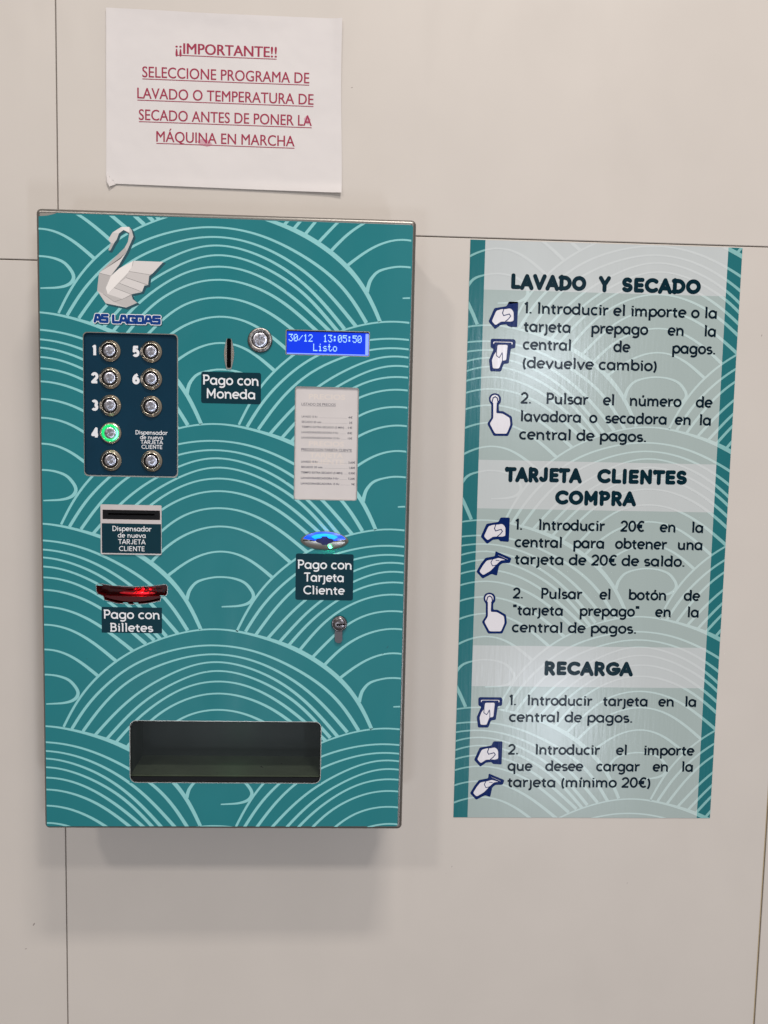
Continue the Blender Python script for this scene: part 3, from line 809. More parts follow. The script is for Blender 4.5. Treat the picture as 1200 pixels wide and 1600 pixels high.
for sx_, sz_, l_, a_ in ((171.5, -123, 3.2, 1.0), (167, -129.5, 1.6, .6), (60.5, 56, 4.0, -.8), (-146, -138, 1.2, .3), (-20, -150, .8, 0)):
    add('scratch', ribbon([(sx_, sz_), (sx_ + l_ * math.cos(a_), sz_ + l_ * math.sin(a_))], 0.4, YF - 0.36), M['logo_shade'], kiosk)

# --- coin slot, return button
lens = []
for i in range(25):
    t = -1 + 2 * i / 24
    lens.append((2.2 + 2.6 * (1 - abs(t) ** 1.8) + 2.4, 184.2 + 15.5 * t))
lens += [(4.4 - a, b) for a, b in lens[::-1]]
cs = add('coin_slot', fill([lens, coin], YF - 1.2, 1.5), M['steel'], kiosk, (2.2, YF, 184.5))
add('slot_opening', join(box(0.0, 4.4, YF - 1.3, YF + 8, 171.0, 199.0), box(0.6, 3.8, YF - 1.28, YF + 8, 170.0, 200.0)), M['hole'], cs)
add('coin_slot_cheek', join(fill([[(5.0, 176), (6.6, 184), (5.0, 192)]], YF - 1.5, 0.3), fill([[(-0.8, 176), (-2.2, 184), (-0.8, 192)]], YF - 1.5, 0.3)), M['chrome'], cs)
rb = add('return_button', lathe(34.0, 199.0, [(12.7, 0), (12.7, 1.4), (12.2, 2.0), (8.3, 2.3), (8.1, 1.9)], YF - 0.2, 56), M['cap2'], kiosk, (34, YF, 199), smooth=True, label='round steel button between coin slot and display')
add('dark_ring', lathe(34.0, 199.0, [(8.2, 1.9), (7.5, 1.9)], YF - 0.2, 48), M['ring_dark'], rb, (34, YF, 199))
add('button_cap', lathe(34.0, 199.0, [(7.6, 1.6), (7.5, 2.4), (7.2, 2.6), (3.5, 2.55), (0.02, 2.5)], YF - 0.2, 48, True), M['cap'], rb, (34, YF, 199), smooth=True)

# --- display
YL = YF + 1.6
lcd = add('display', fill([rrect(58, 183, 149, 213, 0.5, 2)], YL + 1, 1.0), M['black'], kiosk, (103, YL, 198), label='blue two-line display reading 30/12 13:05:50 Listo')
add('backlight', fill([rrect(61.2, 186.2, 146.0, 209.2, 0.4, 2)], YL + 0.4, 0.3), M['lcd'], lcd)
add('edge_glow', join(box(142.6, 145.9, YL + 0.20, YL + 0.36, 186.4, 208.6), box(61.4, 142.5, YL + 0.20, YL + 0.36, 186.3, 187.2)), M['lcd_edge'], lcd)
FONT5 = {'3': ['11111', '00010', '00100', '00010', '00001', '10001', '01110'], '0': ['01110', '10001', '10011', '10101', '11001', '10001', '01110'],
 '/': ['00000', '00001', '00010', '00100', '01000', '10000', '00000'], '1': ['00100', '01100', '00100', '00100', '00100', '00100', '01110'],
 '2': ['01110', '10001', '00001', '00010', '00100', '01000', '11111'], ':': ['00000', '01100', '01100', '00000', '01100', '01100', '00000'],
 '5': ['11111', '10000', '11110', '00001', '00001', '10001', '01110'], 'L': ['10000', '10000', '10000', '10000', '10000', '10000', '11111'],
 'i': ['00100', '00000', '01100', '00100', '00100', '00100', '01110'], 's': ['00000', '00000', '01110', '10000', '01110', '00001', '11110'],
 't': ['01000', '01000', '11100', '01000', '01000', '01001', '00110'], 'o': ['00000', '00000', '01110', '10001', '10001', '10001', '01110'], ' ': ['00000'] * 7}
def lcd_row(s, zt):
    parts = []
    pitch, px, pz = 5.08, 0.86, 1.08
    for ci, ch in enumerate(s):
        for r, row in enumerate(FONT5[ch]):
            for c, b in enumerate(row):
                if b == '1':
                    x = 63.2 + ci * pitch + c * px
                    z = zt - r * pz
                    parts.append(([(x, YL + 0.05, z - pz * .92), (x + px * .92, YL + 0.05, z - pz * .92), (x + px * .92, YL + 0.05, z), (x, YL + 0.05, z)], [(0, 1, 2, 3)]))
    return join(*parts)
add('display_text', lcd_row('30/12  13:05:50', 206.6), M['lcd_pixel'], lcd)
add('display_text', lcd_row('     Listo', 197.2), M['lcd_pixel'], lcd)

# --- caption stickers
def sticker(x0, z0, x1, z1, r, lines, label, wt=0.155):
    s = add('caption_sticker', fill([rrect(x0, z0, x1, z1, r)], YF - 0.50, 0.12), M['navy'], kiosk, ((x0 + x1) / 2, YF, (z0 + z1) / 2), label=label)
    for t, a, b, z, h in lines:
        add('caption_line', text_fit(t, a, b, z, h, wt, YF - 0.54), M['white_print'], s)
sticker(-26.2, 133.5, 35.2, 165.7, 2.2, [('Pago con', -24.6, 33.2, 152.5, 10.0), ('Moneda', -20.9, 30.0, 138.6, 9.8)], 'dark teal sticker reading Pago con Moneda')
sticker(-129.7, -109.4, -66.8, -82.0, 0.4, [('Pago con', -127.7, -68.7, -94.4, 9.6), ('Billetes', -121.0, -75.8, -108.2, 9.2)], 'dark teal sticker reading Pago con Billetes')
sticker(73.4, -71.5, 134.4, -22.0, 2.2, [('Pago con', 75.3, 133.0, -38.2, 9.6), ('Tarjeta', 82.6, 124.9, -51.8, 9.6), ('Cliente', 81.8, 125.7, -65.4, 9.2)], 'dark teal sticker reading Pago con Tarjeta Cliente')

# --- price list behind its window
YC = YF + 1.5
pc = add('price_list', fill([rrect(69, 33.5, 138, 154, 1.0, 2)], YC, 0.6), M['price_paper'], kiosk, (103, YC, 94), label='white price list card behind a cut-out window')
def pl(name, parts, m, dy): add(name, join(*parts), m, pc)
yt = YC - 0.05
rows1 = [('LAVADO 15 Kg', 94, 120.9, '4€', 126), ('SECADO 20 min', 98, 115.4, '2€', 127), ('TIEMPO EXTRA SECADO (5 MIN)', 122, 110.2, '1€', 126), ('LAVADORA/SECADORA 9 Kg', 116, 104.6, '8€', 125.5), ('LAVADORA/SECADORA 15 Kg', 117.5, 99.0, '10€', 126)]
rows2 = [('LAVADO 15 Kg', 95, 73.9, '3,60€', 127), ('SECADO 20 min', 100, 68.3, '1,80€', 128), ('TIEMPO EXTRA SECADO (5 MIN)', 121, 62.6, '0,90€', 127.5), ('LAVADORA/SECADORA 9 Kg', 117, 56.8, '7,20€', 127), ('LAVADORA/SECADORA 15 Kg', 118, 51.0, '9€', 130.5)]
pl('price_heading', [font_text('LISTADO DE PRECIOS', 77.3, 112.7, 133.6, 2.6, yt), ([(77.3, yt, 132.9), (112.7, yt, 132.9), (112.7, yt, 133.1), (77.3, yt, 133.1)], [(0, 1, 2, 3)])], M['price_ink2'], 0)
pl('price_heading', [font_text('PRECIOS CON TARJETA CLIENTE', 77.6, 130.4, 86.4, 2.6, yt, 0.01), ([(77.6, yt, 85.7), (130.4, yt, 85.7), (130.4, yt, 85.9), (77.6, yt, 85.9)], [(0, 1, 2, 3)])], M['price_ink2'], 0)
for rows, m_ in ((rows1, 'price_ink'), (rows2, 'price_ink2')):
    for t, x1, z, v, vx in rows:
        parts = [font_text(t, 77.6, x1, z, 2.1, yt, 0.02), font_text(v, vx, 130.6 if m_ == 'price_ink' else 134.2, z, 2.1, yt, 0.02)]
        x = x1 + 1.4
        while x < vx - 1.5:
            parts.append(([(x, yt, z), (x + .35, yt, z), (x + .35, yt, z + .28), (x, yt, z + .28)], [(0, 1, 2, 3)]))
            x += 0.85
        pl('price_line', parts, M[m_], 0)
for t, a, b, z, h in (('PRECIOS', 84.8, 122.6, 140.2, 5.2), ('PRECIOS', 85.5, 122.2, 91.5, 5.0), ('TARJETA', 86.4, 121.5, 79.6, 5.0), ('CLIENTE', 86.5, 122.5, 72.8, 5.0)):
    pl('show_through_print', [font_text(t, a, b, z, h, YC - 0.02, 0.03)], M['price_ghost'], 0)

# --- new-card dispenser
cx0, cx1 = -129.7, -66.8
cdsp = add('card_dispenser', join(fill([rrect(cx0, -25.8, cx1, 26.4, 1.2, 3), rrect(-127.6, 11.0, -68.2, 21.0, .4, 2)], YF - 1.8, 1.9)), M['bezel'], kiosk, (-98, YF, 0), label='steel card dispenser bezel with a black slot')
add('slot_surround', join(fill([rrect(-127.4, 11.2, -68.4, 20.8, .3, 2), rrect(-122, 15.6, -74, 17.4, .5, 2)], YF - 1.2, 1.0)), M['black'], cdsp)
add('slot_opening', box(-123, -73, YF - 0.4, YF + 0.4, 15, 18), M['hole'], cdsp)
add('slot_lip', join(box(-124, -72, YF - 1.9, YF - 1.25, 14.4, 15.1), box(-124, -72, YF - 1.7, YF - 1.25, 17.8, 18.3)), M['black'], cdsp)
st = add('caption_sticker', fill([rrect(-128.4, -24.4, -67.2, 6.8, .4, 2)], YF - 1.95, .12), M['navy'], cdsp, label='dark teal sticker reading Dispensador de nueva TARJETA CLIENTE')
CD = [('Dispensador', -117.6, -77.0, -1.1, 5.3), ('de nueva', -112.0, -82.8, -7.9, 4.9), ('TARJETA', -111.5, -83.3, -14.7, 5.0), ('CL|ENTE', -110.8, -83.9, -22.0, 5.0)]
add('caption_lettering', join(*[text_fit(t, a, b, z, h, .14, YF - 1.99) for t, a, b, z, h in CD]), M['white_print'], cdsp)

# --- banknote slot
na = add('banknote_slot', fill([offset_poly(note, -0.4), note], YF - 0.5, 2.0), M['lock_body'], kiosk, (-98, YF, -68), label='curved banknote slot glowing red inside')
nb = offset_poly(note, -1.5)
V, Fc = [], []
for off, y in ((0.0, YF + 1.4), (0.5, YF + 7), (1.2, YF + 13)):
    for a, b in offset_poly(note, off * 0.3): V.append((a, y, b))
n = len(note)
for k in range(2):
    for i in range(n):
        j = (i + 1) % n
        Fc.append((k * n + i, (k + 1) * n + i, (k + 1) * n + j, k * n + j))
add('slot_wall', (V, Fc), M['red_plastic'], na)
add('slot_back', fill([offset_poly(note, -1)], YF + 13.2, .5), M['red_plastic'], na)
lipz = []
for i in range(25):
    t = -1 + 2 * i / 24
    lipz.append((-98 + 29.5 * t, -76.6 + 5.0 * t * t))
lower = lipz + [(-98 + 28 * (1 - 2 * i / 24), -70.9 + 0.6 * (1 - 2 * i / 24) ** 2) for i in range(25)]
add('slot_lip', fill([lower], YF + 2.2, 9.0), M['red_plastic'], na)
ridge = [(-98 + 27 * (-1 + i / 12), -66.6 + 1.6 * (-1 + i / 12) ** 2) for i in range(25)]
add('slot_ridge', join(ribbon(ridge, 1.0, YF + 8)), M['red_plastic'], na)
def blob(cx, cz, rx, rz, y):
    return lathe(0, 0, [(1, 0), (.85, .5), (.5, .8), (.02, 1)], 0, 20)[0], cx
def ell(cx, cz, rx, rz, y):
    v, f = lathe(0, 0, [(1, 0), (.85, .5), (.5, .85), (.02, 1)], 0, 20, True)
    return [(cx + a * rx, y + b * 0.8, cz + c * rz) for a, b, c in v], f
add('glow_bar', ell(-94.5, -68.4, 19.0, 2.0, YF + 9), M['red_led2'], na, smooth=True)
add('glow_bar', ell(-88.6, -68.4, 6.5, 1.2, YF + 8), M['red_led'], na, smooth=True)
add('glow_dot', ell(-88.5, -64.2, 1.6, 1.2, YF + 10), M['red_led'], na, smooth=True)
add('glow_dot', ell(-81.0, -64.4, 1.4, 1.1, YF + 10), M['red_led'], na, smooth=True)
add('glow_dot', ell(-97.0, -64.6, 1.8, 1.2, YF + 10), M['red_led2'], na, smooth=True)

# --- customer card reader (oval)
def lensmesh(cx, cz, rx, rz, top, y0, half=None, n=40, m=6, inset=0.0):
    V, Fc = [], []
    for k in range(m + 1):
        f = 1 - k / m * 0.98
        h = top * (1 - f ** 2.2)
        for i in range(n):
            t = 2 * math.pi * i / n
            e = abs(math.sin(t))
            V.append((cx + rx * f * math.cos(t), y0 - 0.8 - h, cz + rz * f * math.copysign(e ** 1.12, math.sin(t))))
    for i in range(n):
        t = 2 * math.pi * i / n
        V.append((cx + rx * 1.01 * math.cos(t), y0, cz + rz * 1.01 * math.copysign(abs(math.sin(t)) ** 1.12, math.sin(t))))
    b = (m + 1) * n
    for k in range(m):
        for i in range(n):
            j = (i + 1) % n
            Fc.append((k * n + i, k * n + j, (k + 1) * n + j, (k + 1) * n + i))
    for i in range(n):
        j = (i + 1) % n
        Fc.append((b + i, b + j, j, i))
    Fc.append(tuple(m * n + i for i in range(n)))
    return V, Fc
ov = add('card_reader', lensmesh(103.4, -7.9, 25.2, 9.9, 3.0, YF - 0.2), M['steel'], kiosk, (103.4, YF, -7.9), smooth=True, label='oval steel card reader with blue and green lights')
def upper(rx, rz, y, z0, a0=12, a1=168):
    p = [(103.4 + rx * math.cos(R(a0 + (a1 - a0) * i / 24)), -7.9 + rz * math.sin(R(a0 + (a1 - a0) * i / 24)) ** 1.12) for i in range(25)]
    p = p + [(103.4 - rx * math.cos(R(a0)), z0), (103.4 + rx * math.cos(R(a0)), z0)]
    return p
def drape(poly, lift):
    """lay a flat shape on the reader's domed face."""
    v, f = fill([poly], 0)
    out = []
    for a, _, b in v:
        fr = min(1, math.hypot((a - 103.4) / 25.2, (b + 7.9) / 9.9))
        out.append((a, YF - 1.0 - 3.0 * (1 - fr ** 2.2) - lift, b))
    return out, f
def band(rx0, rx1, rz0, rz1, a0, a1, lift, n=28):
    V, Fc = [], []
    for i in range(n + 1):
        t = R(a0 + (a1 - a0) * i / n)
        for q in range(5):
            k = q / 4
            a = 103.4 + (rx0 + (rx1 - rx0) * k) * math.cos(t)
            b = -7.9 + (rz0 + (rz1 - rz0) * k) * math.sin(t)
            fr = min(1, math.hypot((a - 103.4) / 25.2, (b + 7.9) / 9.9))
            V.append((a, YF - 1.0 - 3.0 * (1 - fr ** 2.2) - lift, b))
    for i in range(n):
        for q in range(4):
            Fc.append((i * 5 + q, (i + 1) * 5 + q, (i + 1) * 5 + q + 1, i * 5 + q + 1))
    return V, Fc
add('blue_light', band(10, 22.8, 1.2, 9.5, 12, 168, 0.14), M['blue_led'], ov, smooth=True)
add('bright_blue_light', band(12, 17, 3.4, 7.6, 34, 146, 0.22), M['cyan_led'], ov, smooth=True)
bumpp = [(-9.6, 0), (-8, 1.8), (-4, 2.6), (-2.4, 4.6), (2.4, 4.6), (4, 2.6), (8, 1.8), (9.6, 0), (8, -1.8), (4, -2.8), (2.2, -4.6), (-2.2, -4.6), (-4, -2.8), (-8, -1.8)]
add('finger_notch', fill([[(103.6 + a, -7.5 + b) for a, b in bumpp]], YF - 4.5, 3.0), M['deep_blue'], ov)
add('slot_opening', join(box(80.9, 94.5, YF - 2.6, YF - 1.0, -8.2, -7.4), box(112.5, 126.3, YF - 2.6, YF - 1.0, -8.3, -7.3), box(88, 94.6, YF - 3.9, YF - 2.0, -8.1, -7.5), box(112.6, 120, YF - 3.9, YF - 2.0, -8.2, -7.5)), M['hole'], ov)
add('green_light', ell(109.6, -14.4, 1.9, 1.5, YF - 2.5), M['green_led'], ov, smooth=True)
for nm_, loc, c, p in (('green_lamp', (109.6, YF - 6.5, -16.0), (0.1, 1, 0.4), 0.002), ('blue_lamp', (103.4, YF - 9, -2.0), (0.05, 0.25, 1), 0.002), ('red_lamp', (-90, YF + 5.5, -65), (1, 0.03, 0.03), 0.018), ('tray_tint_light', (5, YF + 30, -240), (0.35, 1, 0.5), 0.004)):
    l = bpy.data.lights.new(nm_, 'POINT')
    l.energy, l.color, l.shadow_soft_size = p, c, 0.001
    if nm_ == 'tray_tint_light': l.specular_factor, l.shadow_soft_size = 0.0, 0.012  # tray light is added inside, only to tint the tray green
    lo = bpy.data.objects.new(nm_, l)
    col.objects.link(lo)
    lo.location = Vector(loc) * S

# --- euro cylinder lock
stem = [(115.9, -99), (123.7, -99), (124.0, -113.5)] + [(119.9 + 4.0 * math.cos(R(a)), -113.3 + 4.0 * math.sin(R(a))) for a in range(0, -181, -20)]
lk = add('lock', join(fill([stem], YF - 2.8, 3.0)), M['lock_body'], kiosk, (120.5, YF, -96.3), label='nickel key lock at the right edge')
add('lock_barrel', lathe(120.5, -96.3, [(8.3, 0), (8.3, 3.0), (7.8, 3.7), (7.3, 3.9), (7.1, 3.5), (6.8, 4.3), (5.5, 4.9), (3, 5.2), (.02, 5.3)], YF - .1, 40, True), M['lock'], lk, (120.5, YF, -96.3), smooth=True)
add('keyway', join(box(117.2, 126.2, YF - 5.6, YF - 4.0, -97.1, -95.9), box(117.6, 121.0, YF - 5.5, YF - 4.0, -98.1, -97.1)), M['hole'], lk)

# --- change tray
px0, px1, pz0, pz1 = -100.7, 102.5, -272.5, -205.0
tray = join(box(px0 - 3, px1 + 3, YF + 2, YF + 64, pz1 + 1.2, pz1 + 2.4), box(px0 - 3, px0 - 1.4, YF + 2, YF + 64, pz0 - 2, pz1 + 1.2),
            box(px1 + 1.4, px1 + 3, YF + 2, YF + 64, pz0 - 2, pz1 + 1.2), box(px0 - 3, px1 + 3, YF + 62.5, YF + 64, pz0 - 2, pz1 + 1.2))
tr = add('change_tray', tray, M['pocket'], kiosk, (0, YF + 30, -240), label='dark recessed change tray at the bottom')
add('tray_floor', box(px0 - 1.4, px1 + 1.4, YF + 5, YF + 62.5, -268.2, -266.8), M['tray_floor'], tr)
add('tray_front', box(px0 - 1.4, px1 + 1.4, YF + 2.2, YF + 4.0, -275, -267.4), M['black'], tr)
add('tray_dimming_sheet', box(px0 - 1.2, px1 + 1.2, YF + 2.6, YF + 3.6, pz0 + 7.2, pz1 + 1.0), M['dimming_film'], tr, label='dark see-through sheet added to flatten shading in the tray')  # added dark sheet that lowers the contrast inside the tray
for x, y, z, s in ((36, 30, -266.8, 1.2), (38.0, 28, -266.8, .8), (-10, 12, -266.8, .7), (58, 40, -266.8, .6), (88, 20, -266.8, .6), (-78, 20, -266.8, .6)):
    v = [(x + s * math.cos(i * 1.05) * random.uniform(.6, 1.2), YF + y + s * math.sin(i * 1.05) * random.uniform(.6, 1.2), z) for i in range(6)]
    v += [(a, b, z + s * .5) for a, b, c in v]
    add('crumb', (v, [tuple(range(6, 12))] + [(i, (i + 1) % 6, (i + 1) % 6 + 6, i + 6) for i in range(6)]), M['debris'], tr)

# ================================================================== THE INSTRUCTION POSTER
po = thing('instruction_poster', 'tall grey-green and teal Spanish laundry payment instructions stuck on the wall right of the machine', 'poster', (420, -1, -356))
x0, x1, z0, z1 = 262.0, 578.9, -356.2, 329.2
YW = -0.6
sheet = add('poster_sheet', box(x0, x1, YW, -0.05, z0, z1), M['p_teal'], po)
xa, xb = 279.2, 562.3
H = [(z1, 273.6), (78.0, 21.0), (-143.2, -193.0)]
pfans = []
sc = 1.0448
for j in range(-1, 4):
    for k in (-2, 0, 2): pfans.append((486.0 + 191.4 * k, 120.4 - 226.2 * (j - 1)))
    for k in (-3, -1, 1, 3): pfans.append((486.0 + 191.4 * k, 233.6 - 226.2 * (j - 1)))
pfans = sorted(pfans, key=lambda f: -f[1])
PW = wave_strips(pfans, sc, YW - 0.12, (x0, x1), (z0, z1))
body = [(273.6, 78.0), (21.0, -143.2), (-193.0, z0)]
for a, b in body:
    add('text_background', box(xa, xb, YW - 0.05, YW, b, a), M['p_body'], po)
    add('wave_print', clip(PW, (xa, b, xb, a)), M['p_bline'], po)
for a, b in H:
    add('header_band', box(xa, xb, YW - 0.05, YW, b, a), M['p_head'], po)
    add('wave_print', clip(PW, (xa, b, xb, a)), M['p_hline'], po)
for a, b in ((x0, xa), (xb, x1)):
    add('wave_print', clip(PW, (a, z0, b, z1)), M['p_cyan'], po, label='pale cyan wave lines on the teal side strip')
YT = YW - 0.24
def heading(words, z, h=15.4):
    parts = []
    for w, a, b in words:
        parts += [text_fit(w, a, b, z, h, 0.35, YT, True, 0.17)]
    add('heading', join(*parts), M['p_ihead'], po)
heading([('LAVADO', 311, 396.5), ('Y', 414, 424.5), ('SECADO', 440.5, 531.0)], 276.6, 13.8)
heading([('TARJETA', 312.5, 400.5), ('CL|ENTES', 421.5, 527.0)], 54.8, 13.8)
heading([('COMPRA', 372.5, 466.5)], 28.7, 13.8)
heading([('RECARGA', 367, 472.5)], -177.0, 13.8)
TH, TW = 12.8, 0.19
sxp = 55.6 / (word_width('tarjeta', 0.02) * TH)
LINES = [('F', '1. Introducir el importe o la', 327, 553.8, 247.9), ('J', 'tarjeta prepago en la', 326.7, 553.7, 227.0), ('J', 'central de pagos.', 326.7, 554, 206.6), ('F', '(devuelve cambio)', 326.5, 485.9, 185.5),
 ('J', '2. Pulsar el número de', 326.3, 553.5, 144.7), ('J', 'lavadora o secadora en la', 326.3, 553.6, 123.8), ('F', 'central de pagos.', 326.1, 477.3, 102.8),
 ('J', '1. Introducir 20€ en la', 325.4, 551.4, -3.5), ('J', 'central para obtener una', 325.3, 551.6, -24.3), ('F', 'tarjeta de 20€ de saldo.', 325.6, 531.1, -44.7),
 ('J', '2. Pulsar el botón de', 325.2, 551.4, -85.7), ('J', '"tarjeta prepago" en la', 325.4, 551.6, -105.9), ('F', 'central de pagos.', 325.5, 476.4, -126.7),
 ('J', '1. Introducir tarjeta en la', 325.5, 554.5, -216.0), ('F', 'central de pagos.', 325.8, 477.0, -236.5),
 ('J', '2. Introducir el importe', 326.1, 554.8, -277.0), ('J', 'que desee cargar en la', 326.3, 554.9, -297.4), ('F', 'tarjeta (mínimo 20€)', 326.4, 503.3, -317.8)]
for md, t, a, b, z in LINES:
    d = text_fit(t, a, b, z, TH, TW, YT) if md == 'F' else text_just(t, a, b, z, TH, TW, YT, sxp)
    add('text_line', d, M['p_text'], po)

def soft(p, n=2):
    for _ in range(n):
        q = []
        for i in range(len(p)):
            a, b = Vector(p[i]), Vector(p[(i + 1) % len(p)])
            c = min(0.25, 0.9 / max(0.01, (b - a).length))
            q += [tuple(a.lerp(b, c)), tuple(a.lerp(b, 1 - c))]
        p = q
    return p
def icon(outline, whites, lines, dx, dz, lab, ins=0.75):
    sh = lambda p: [(a + dx, b + dz) for a, b in p]
    ic = add('hand_icon', fill([sh(soft(offset_poly(outline, -0.55), 1))], YT + 0.06), M['p_icon'], po, label=lab)
    for q, w in enumerate(whites): add('icon_fill', fill([sh(soft(offset_poly(w, ins)))], YT + 0.03 - 0.012 * q), M['p_iconw'], ic)
    add('icon_line', join(*[ribbon(sh(p), w, YT, True) for p, w in lines]), M['p_icon'], ic)
iA = [(286.2, 237.6), (292.4, 252.4), (306.5, 255.0), (308.8, 260.2), (318.9, 260.2), (318.7, 232.4), (309.0, 233.0), (307.2, 235.4), (300.1, 234.6), (293.5, 229.6)]
wA = [(288.6, 237.9), (293.9, 250.6), (300, 252.6), (306, 252.9), (309.5, 253.9), (312.8, 252.6), (315.2, 249.2), (315.6, 238.4), (311, 237.2), (306.5, 237.4), (300.2, 237.0), (293.8, 232.4)]
lA = [([(303.2, 252.6), (301.6, 247.5), (303.0, 244.6), (306.2, 245.6), (309.6, 246.6), (311.2, 244.2), (308.6, 240.8), (305.4, 238.2)], 1.05)]
iB = [(289.3, 216.5), (290.5, 217.6), (316.2, 217.6), (317.6, 215.6), (317.2, 208.4), (312.2, 207.6), (310.3, 190.8), (304.6, 189.9), (301.6, 181.2), (290.0, 181.2), (288.1, 193.4), (293.4, 206.7), (289.6, 208.4)]
wB1 = [(291.3, 215.6), (315.2, 215.6), (315.2, 211.3), (312.6, 211.0), (312.6, 213.4), (293.8, 213.4), (293.6, 211.2), (291.3, 211.4)]
wB2 = [(296.4, 212.0), (309.6, 212.2), (308.4, 193.2), (303.4, 192.6), (300.2, 183.4), (291.8, 183.4), (290.3, 193.4), (292.6, 200.2), (295.8, 204.5)]
lB = [([(296.2, 206.5), (296.0, 199.0), (299.4, 196.6), (301.2, 199.4), (302.6, 202.4), (303.4, 198.2), (303.4, 193.0)], 0.9)]
iC = [(289.9, 146.2), (289.4, 150.3), (291.4, 153.8), (295.7, 155.4), (300.4, 154.0), (302.7, 150.6), (302.6, 145.2), (300.3, 142.9), (300.6, 134.6), (306.0, 134.6), (316.2, 128.8), (317.4, 119.2), (312.6, 106.9), (296.2, 106.7), (288.5, 120.3), (292.9, 127.1), (292.5, 142.5)]
wC1 = circ(295.9, 148.8, 5.2, 5.2, 24)
wC2 = [(294.0, 146.5), (294.9, 150.2), (296.6, 151.2), (298.2, 149.8), (298.6, 146.0), (298.4, 132.8), (305.6, 132.6), (314.4, 127.6), (315.4, 119.4), (311.4, 108.8), (297.3, 108.6), (290.6, 120.4), (294.6, 126.8)]
lC = [([(292.9, 142.0), (293.0, 146.5), (293.9, 150.2), (296.4, 151.6), (298.9, 150.0), (299.6, 146.5), (299.6, 142.0)], 1.3)]
iD = [(281.2, -54.3), (286.0, -45.4), (291.2, -38.2), (302.6, -35.9), (303.0, -30.2), (321.3, -37.9), (319.8, -43.0), (311.0, -43.2), (307.0, -46.7), (304.9, -58.2), (298.9, -56.2), (288.4, -61.9)]
wD = [(283.3, -54.2), (287.5, -46.6), (292.2, -40.2), (302.0, -38.2), (306.5, -36.6), (316.5, -39.9), (309.6, -41.2), (305.4, -45.4), (298.0, -53.6), (288.6, -59.4)]
wD2 = [(304.8, -34.6), (305.0, -32.8), (318.6, -38.6), (318.2, -40.4)]
lD = [([(300.0, -38.6), (297.6, -43.0), (299.6, -47.2), (303.2, -46.4), (306.6, -44.6), (311, -42.6)], 0.9), ([(303.5, -40.4), (307.4, -40.8)], 0.8)]
for d in ((0, 0), (-1.1, -250.1), (-0.6, -521.6)): icon(iA, [wA], lA, d[0], d[1], 'hand holding a coin')
for d in ((0, 0), (-1.0, -424.6)): icon(iB, [wB1, wB2], lB, d[0], d[1], 'hand pushing a card into a slot')
for d in ((0, 0), (1.2, -234.9)): icon(iC, [wC1, wC2], lC, d[0], d[1], 'pointing finger pressing a button', 0.3)
for d in ((0, 0), (0.8, -271.5)): icon(iD, [wD, wD2], lD, d[0], d[1], 'hand holding a card')

# ================================================================== THE PAPER NOTICE
pn = thing('paper_notice', 'white paper notice with crimson capitals taped to the wall above the machine', 'notice', (-18, -1, 376))
def bil(u, v):
    TL, TR, BR, BL = (-147.6, 565.2), (111.6, 564.0), (113.2, 375.6), (-149.2, 378.0)
    a = TL[0] * (1 - u) * (1 - v) + TR[0] * u * (1 - v) + BR[0] * u * v + BL[0] * (1 - u) * v
    b = TL[1] * (1 - u) * (1 - v) + TR[1] * u * (1 - v) + BR[1] * u * v + BL[1] * (1 - u) * v
    return a, b
def lift(u, v):
    h = 0.9 + 1.4 * (0.5 + 0.5 * math.sin(5.2 * u + 1.0)) * max(0, 1 - v * 5) ** 2
    h += 1.2 * math.exp(-((u - 0.5) / .16) ** 2) * math.exp(-(v / .05) ** 2)
    h += 3.0 * math.exp(-((1 - u) / .03) ** 2) * (0.6 + 0.4 * math.sin(4 * v + 2)) * 0.8
    h += 2.6 * math.exp(-((1 - v) / .035) ** 2) * (0.25 + 0.75 * u * u)
    h += 1.0 * math.exp(-(u / .03) ** 2) * (0.5 + 0.5 * math.sin(6 * v))
    h += 0.5 * math.sin(7 * u + 3 * v) * math.sin(5 * v)  * 0.5
    return h
N1, N2 = 64, 48
V, Fc, idx = [], [], {}
for j in range(N2 + 1):
    for i in range(N1 + 1):
        u, v = i / N1, j / N2
        a, b = bil(u, v)
        b -= 0.9 * math.exp(-((u - 0.46) / .18) ** 2) * max(0, 1 - v * 20)
        a -= 0.8 * math.sin(v * 5) * max(0, u - .96) * 25
        idx[i, j] = len(V)
        V.append((a, -lift(u, v), b))
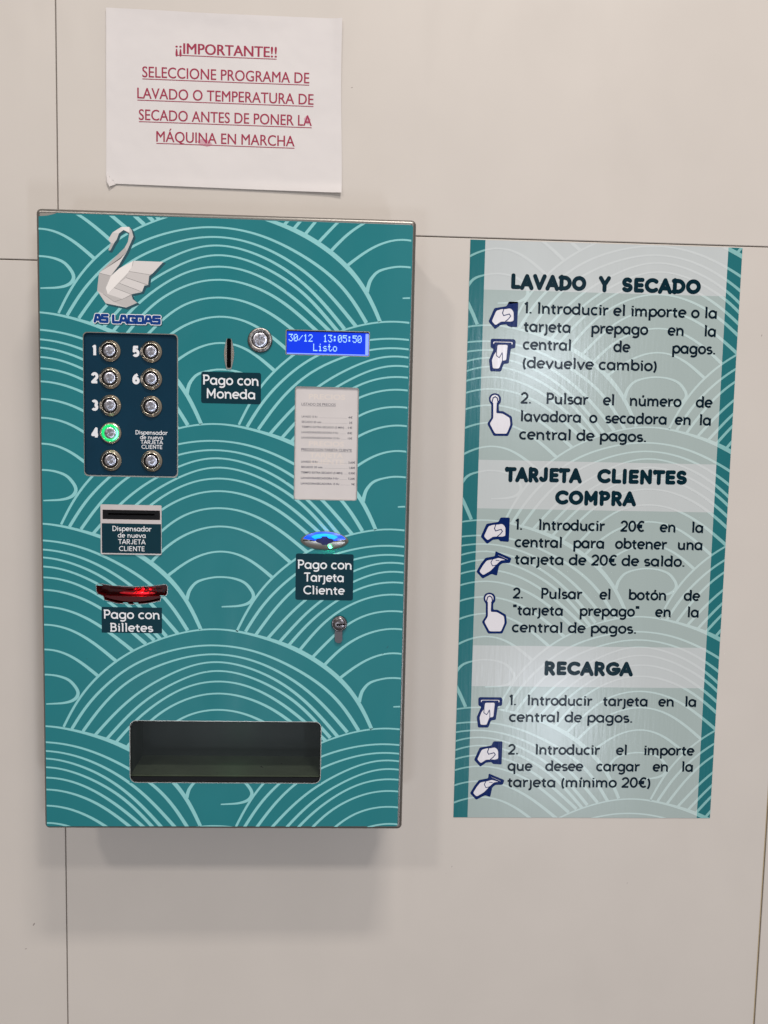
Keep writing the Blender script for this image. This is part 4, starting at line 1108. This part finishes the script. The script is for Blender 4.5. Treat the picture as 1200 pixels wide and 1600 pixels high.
for j in range(N2):
    for i in range(N1):
        if (i / N1) * 22 + (1 - (j + 1) / N2) * 15 < 0.62 * 1.0: continue
        Fc.append((idx[i, j], idx[i, j + 1], idx[i + 1, j + 1], idx[i + 1, j]))
sh = add('paper_sheet', (V, Fc), M['paper'], pn, smooth=True)
# folded corner flap
add('folded_corner', ([(-149.0, -1.2, 388.5), (-137.5, -1.2, 377.8), (-145.0, -3.4, 374.2), (-148.2, -2.6, 379.5)], [(0, 3, 2, 1)]), M['price_paper'], pn)
def wrap(data, dy=0.25):
    """lay lettering on the slightly wavy sheet."""
    v, f = data
    out = []
    for a, _, b in v:
        u = (a + 148.3) / 260.6
        w = (564.6 - b) / 187.8
        out.append((a, -lift(min(1, max(0, u)), min(1, max(0, w))) - dy, b))
    return out, f
def uline(x0_, x1_, z, h):
    n = 40
    V = []
    for i in range(n + 1): V += [(x0_ + (x1_ - x0_) * i / n, 0, z), (x0_ + (x1_ - x0_) * i / n, 0, z + h)]
    return V, [(2 * i, 2 * i + 2, 2 * i + 3, 2 * i + 1) for i in range(n)]
NT = [('¡¡IMPORTANTE!!', -72.0, 39.2, 520.4, 11.3, .016), ('SELECCIONE PROGRAMA DE', -108.6, 75.8, 493.8, 11.6, 0.007), ('LAVADO O TEMPERATURA DE', -114.2, 80.8, 471.0, 11.6, 0.007), ('SECADO ANTES DE PONER LA', -112.6, 79.2, 448.0, 11.6, 0.007), ('MÁQUINA EN MARCHA', -93.4, 60.2, 425.2, 11.6, 0.007)]
for t, a, b, z, h, bo in NT:
    k = 0.34 if bo > 0.01 else 0.13
    reps = [wrap(font_text(t, a + k * q, b + k * q, z, h, 0, 0, 4), 0.22 + 0.02 * (q + 1)) for q in (-1, 0, 1)]
    add('notice_line', join(*reps, wrap(uline(a, b, z - 2.3, 0.8))), M['ink'], pn, label='crimson underlined words')
smd = [(-49, 427), (-44, 423), (-37, 421.4), (-31, 423.5), (-34, 428), (-42, 430.5)]
add('ink_smudge', join(wrap(fill([smd], 0), .32), wrap(fill([[(71, 451), (76, 449.5), (78, 455), (74, 459.5), (70.5, 456)]], 0), .32)), M['ink_fresh'], pn)
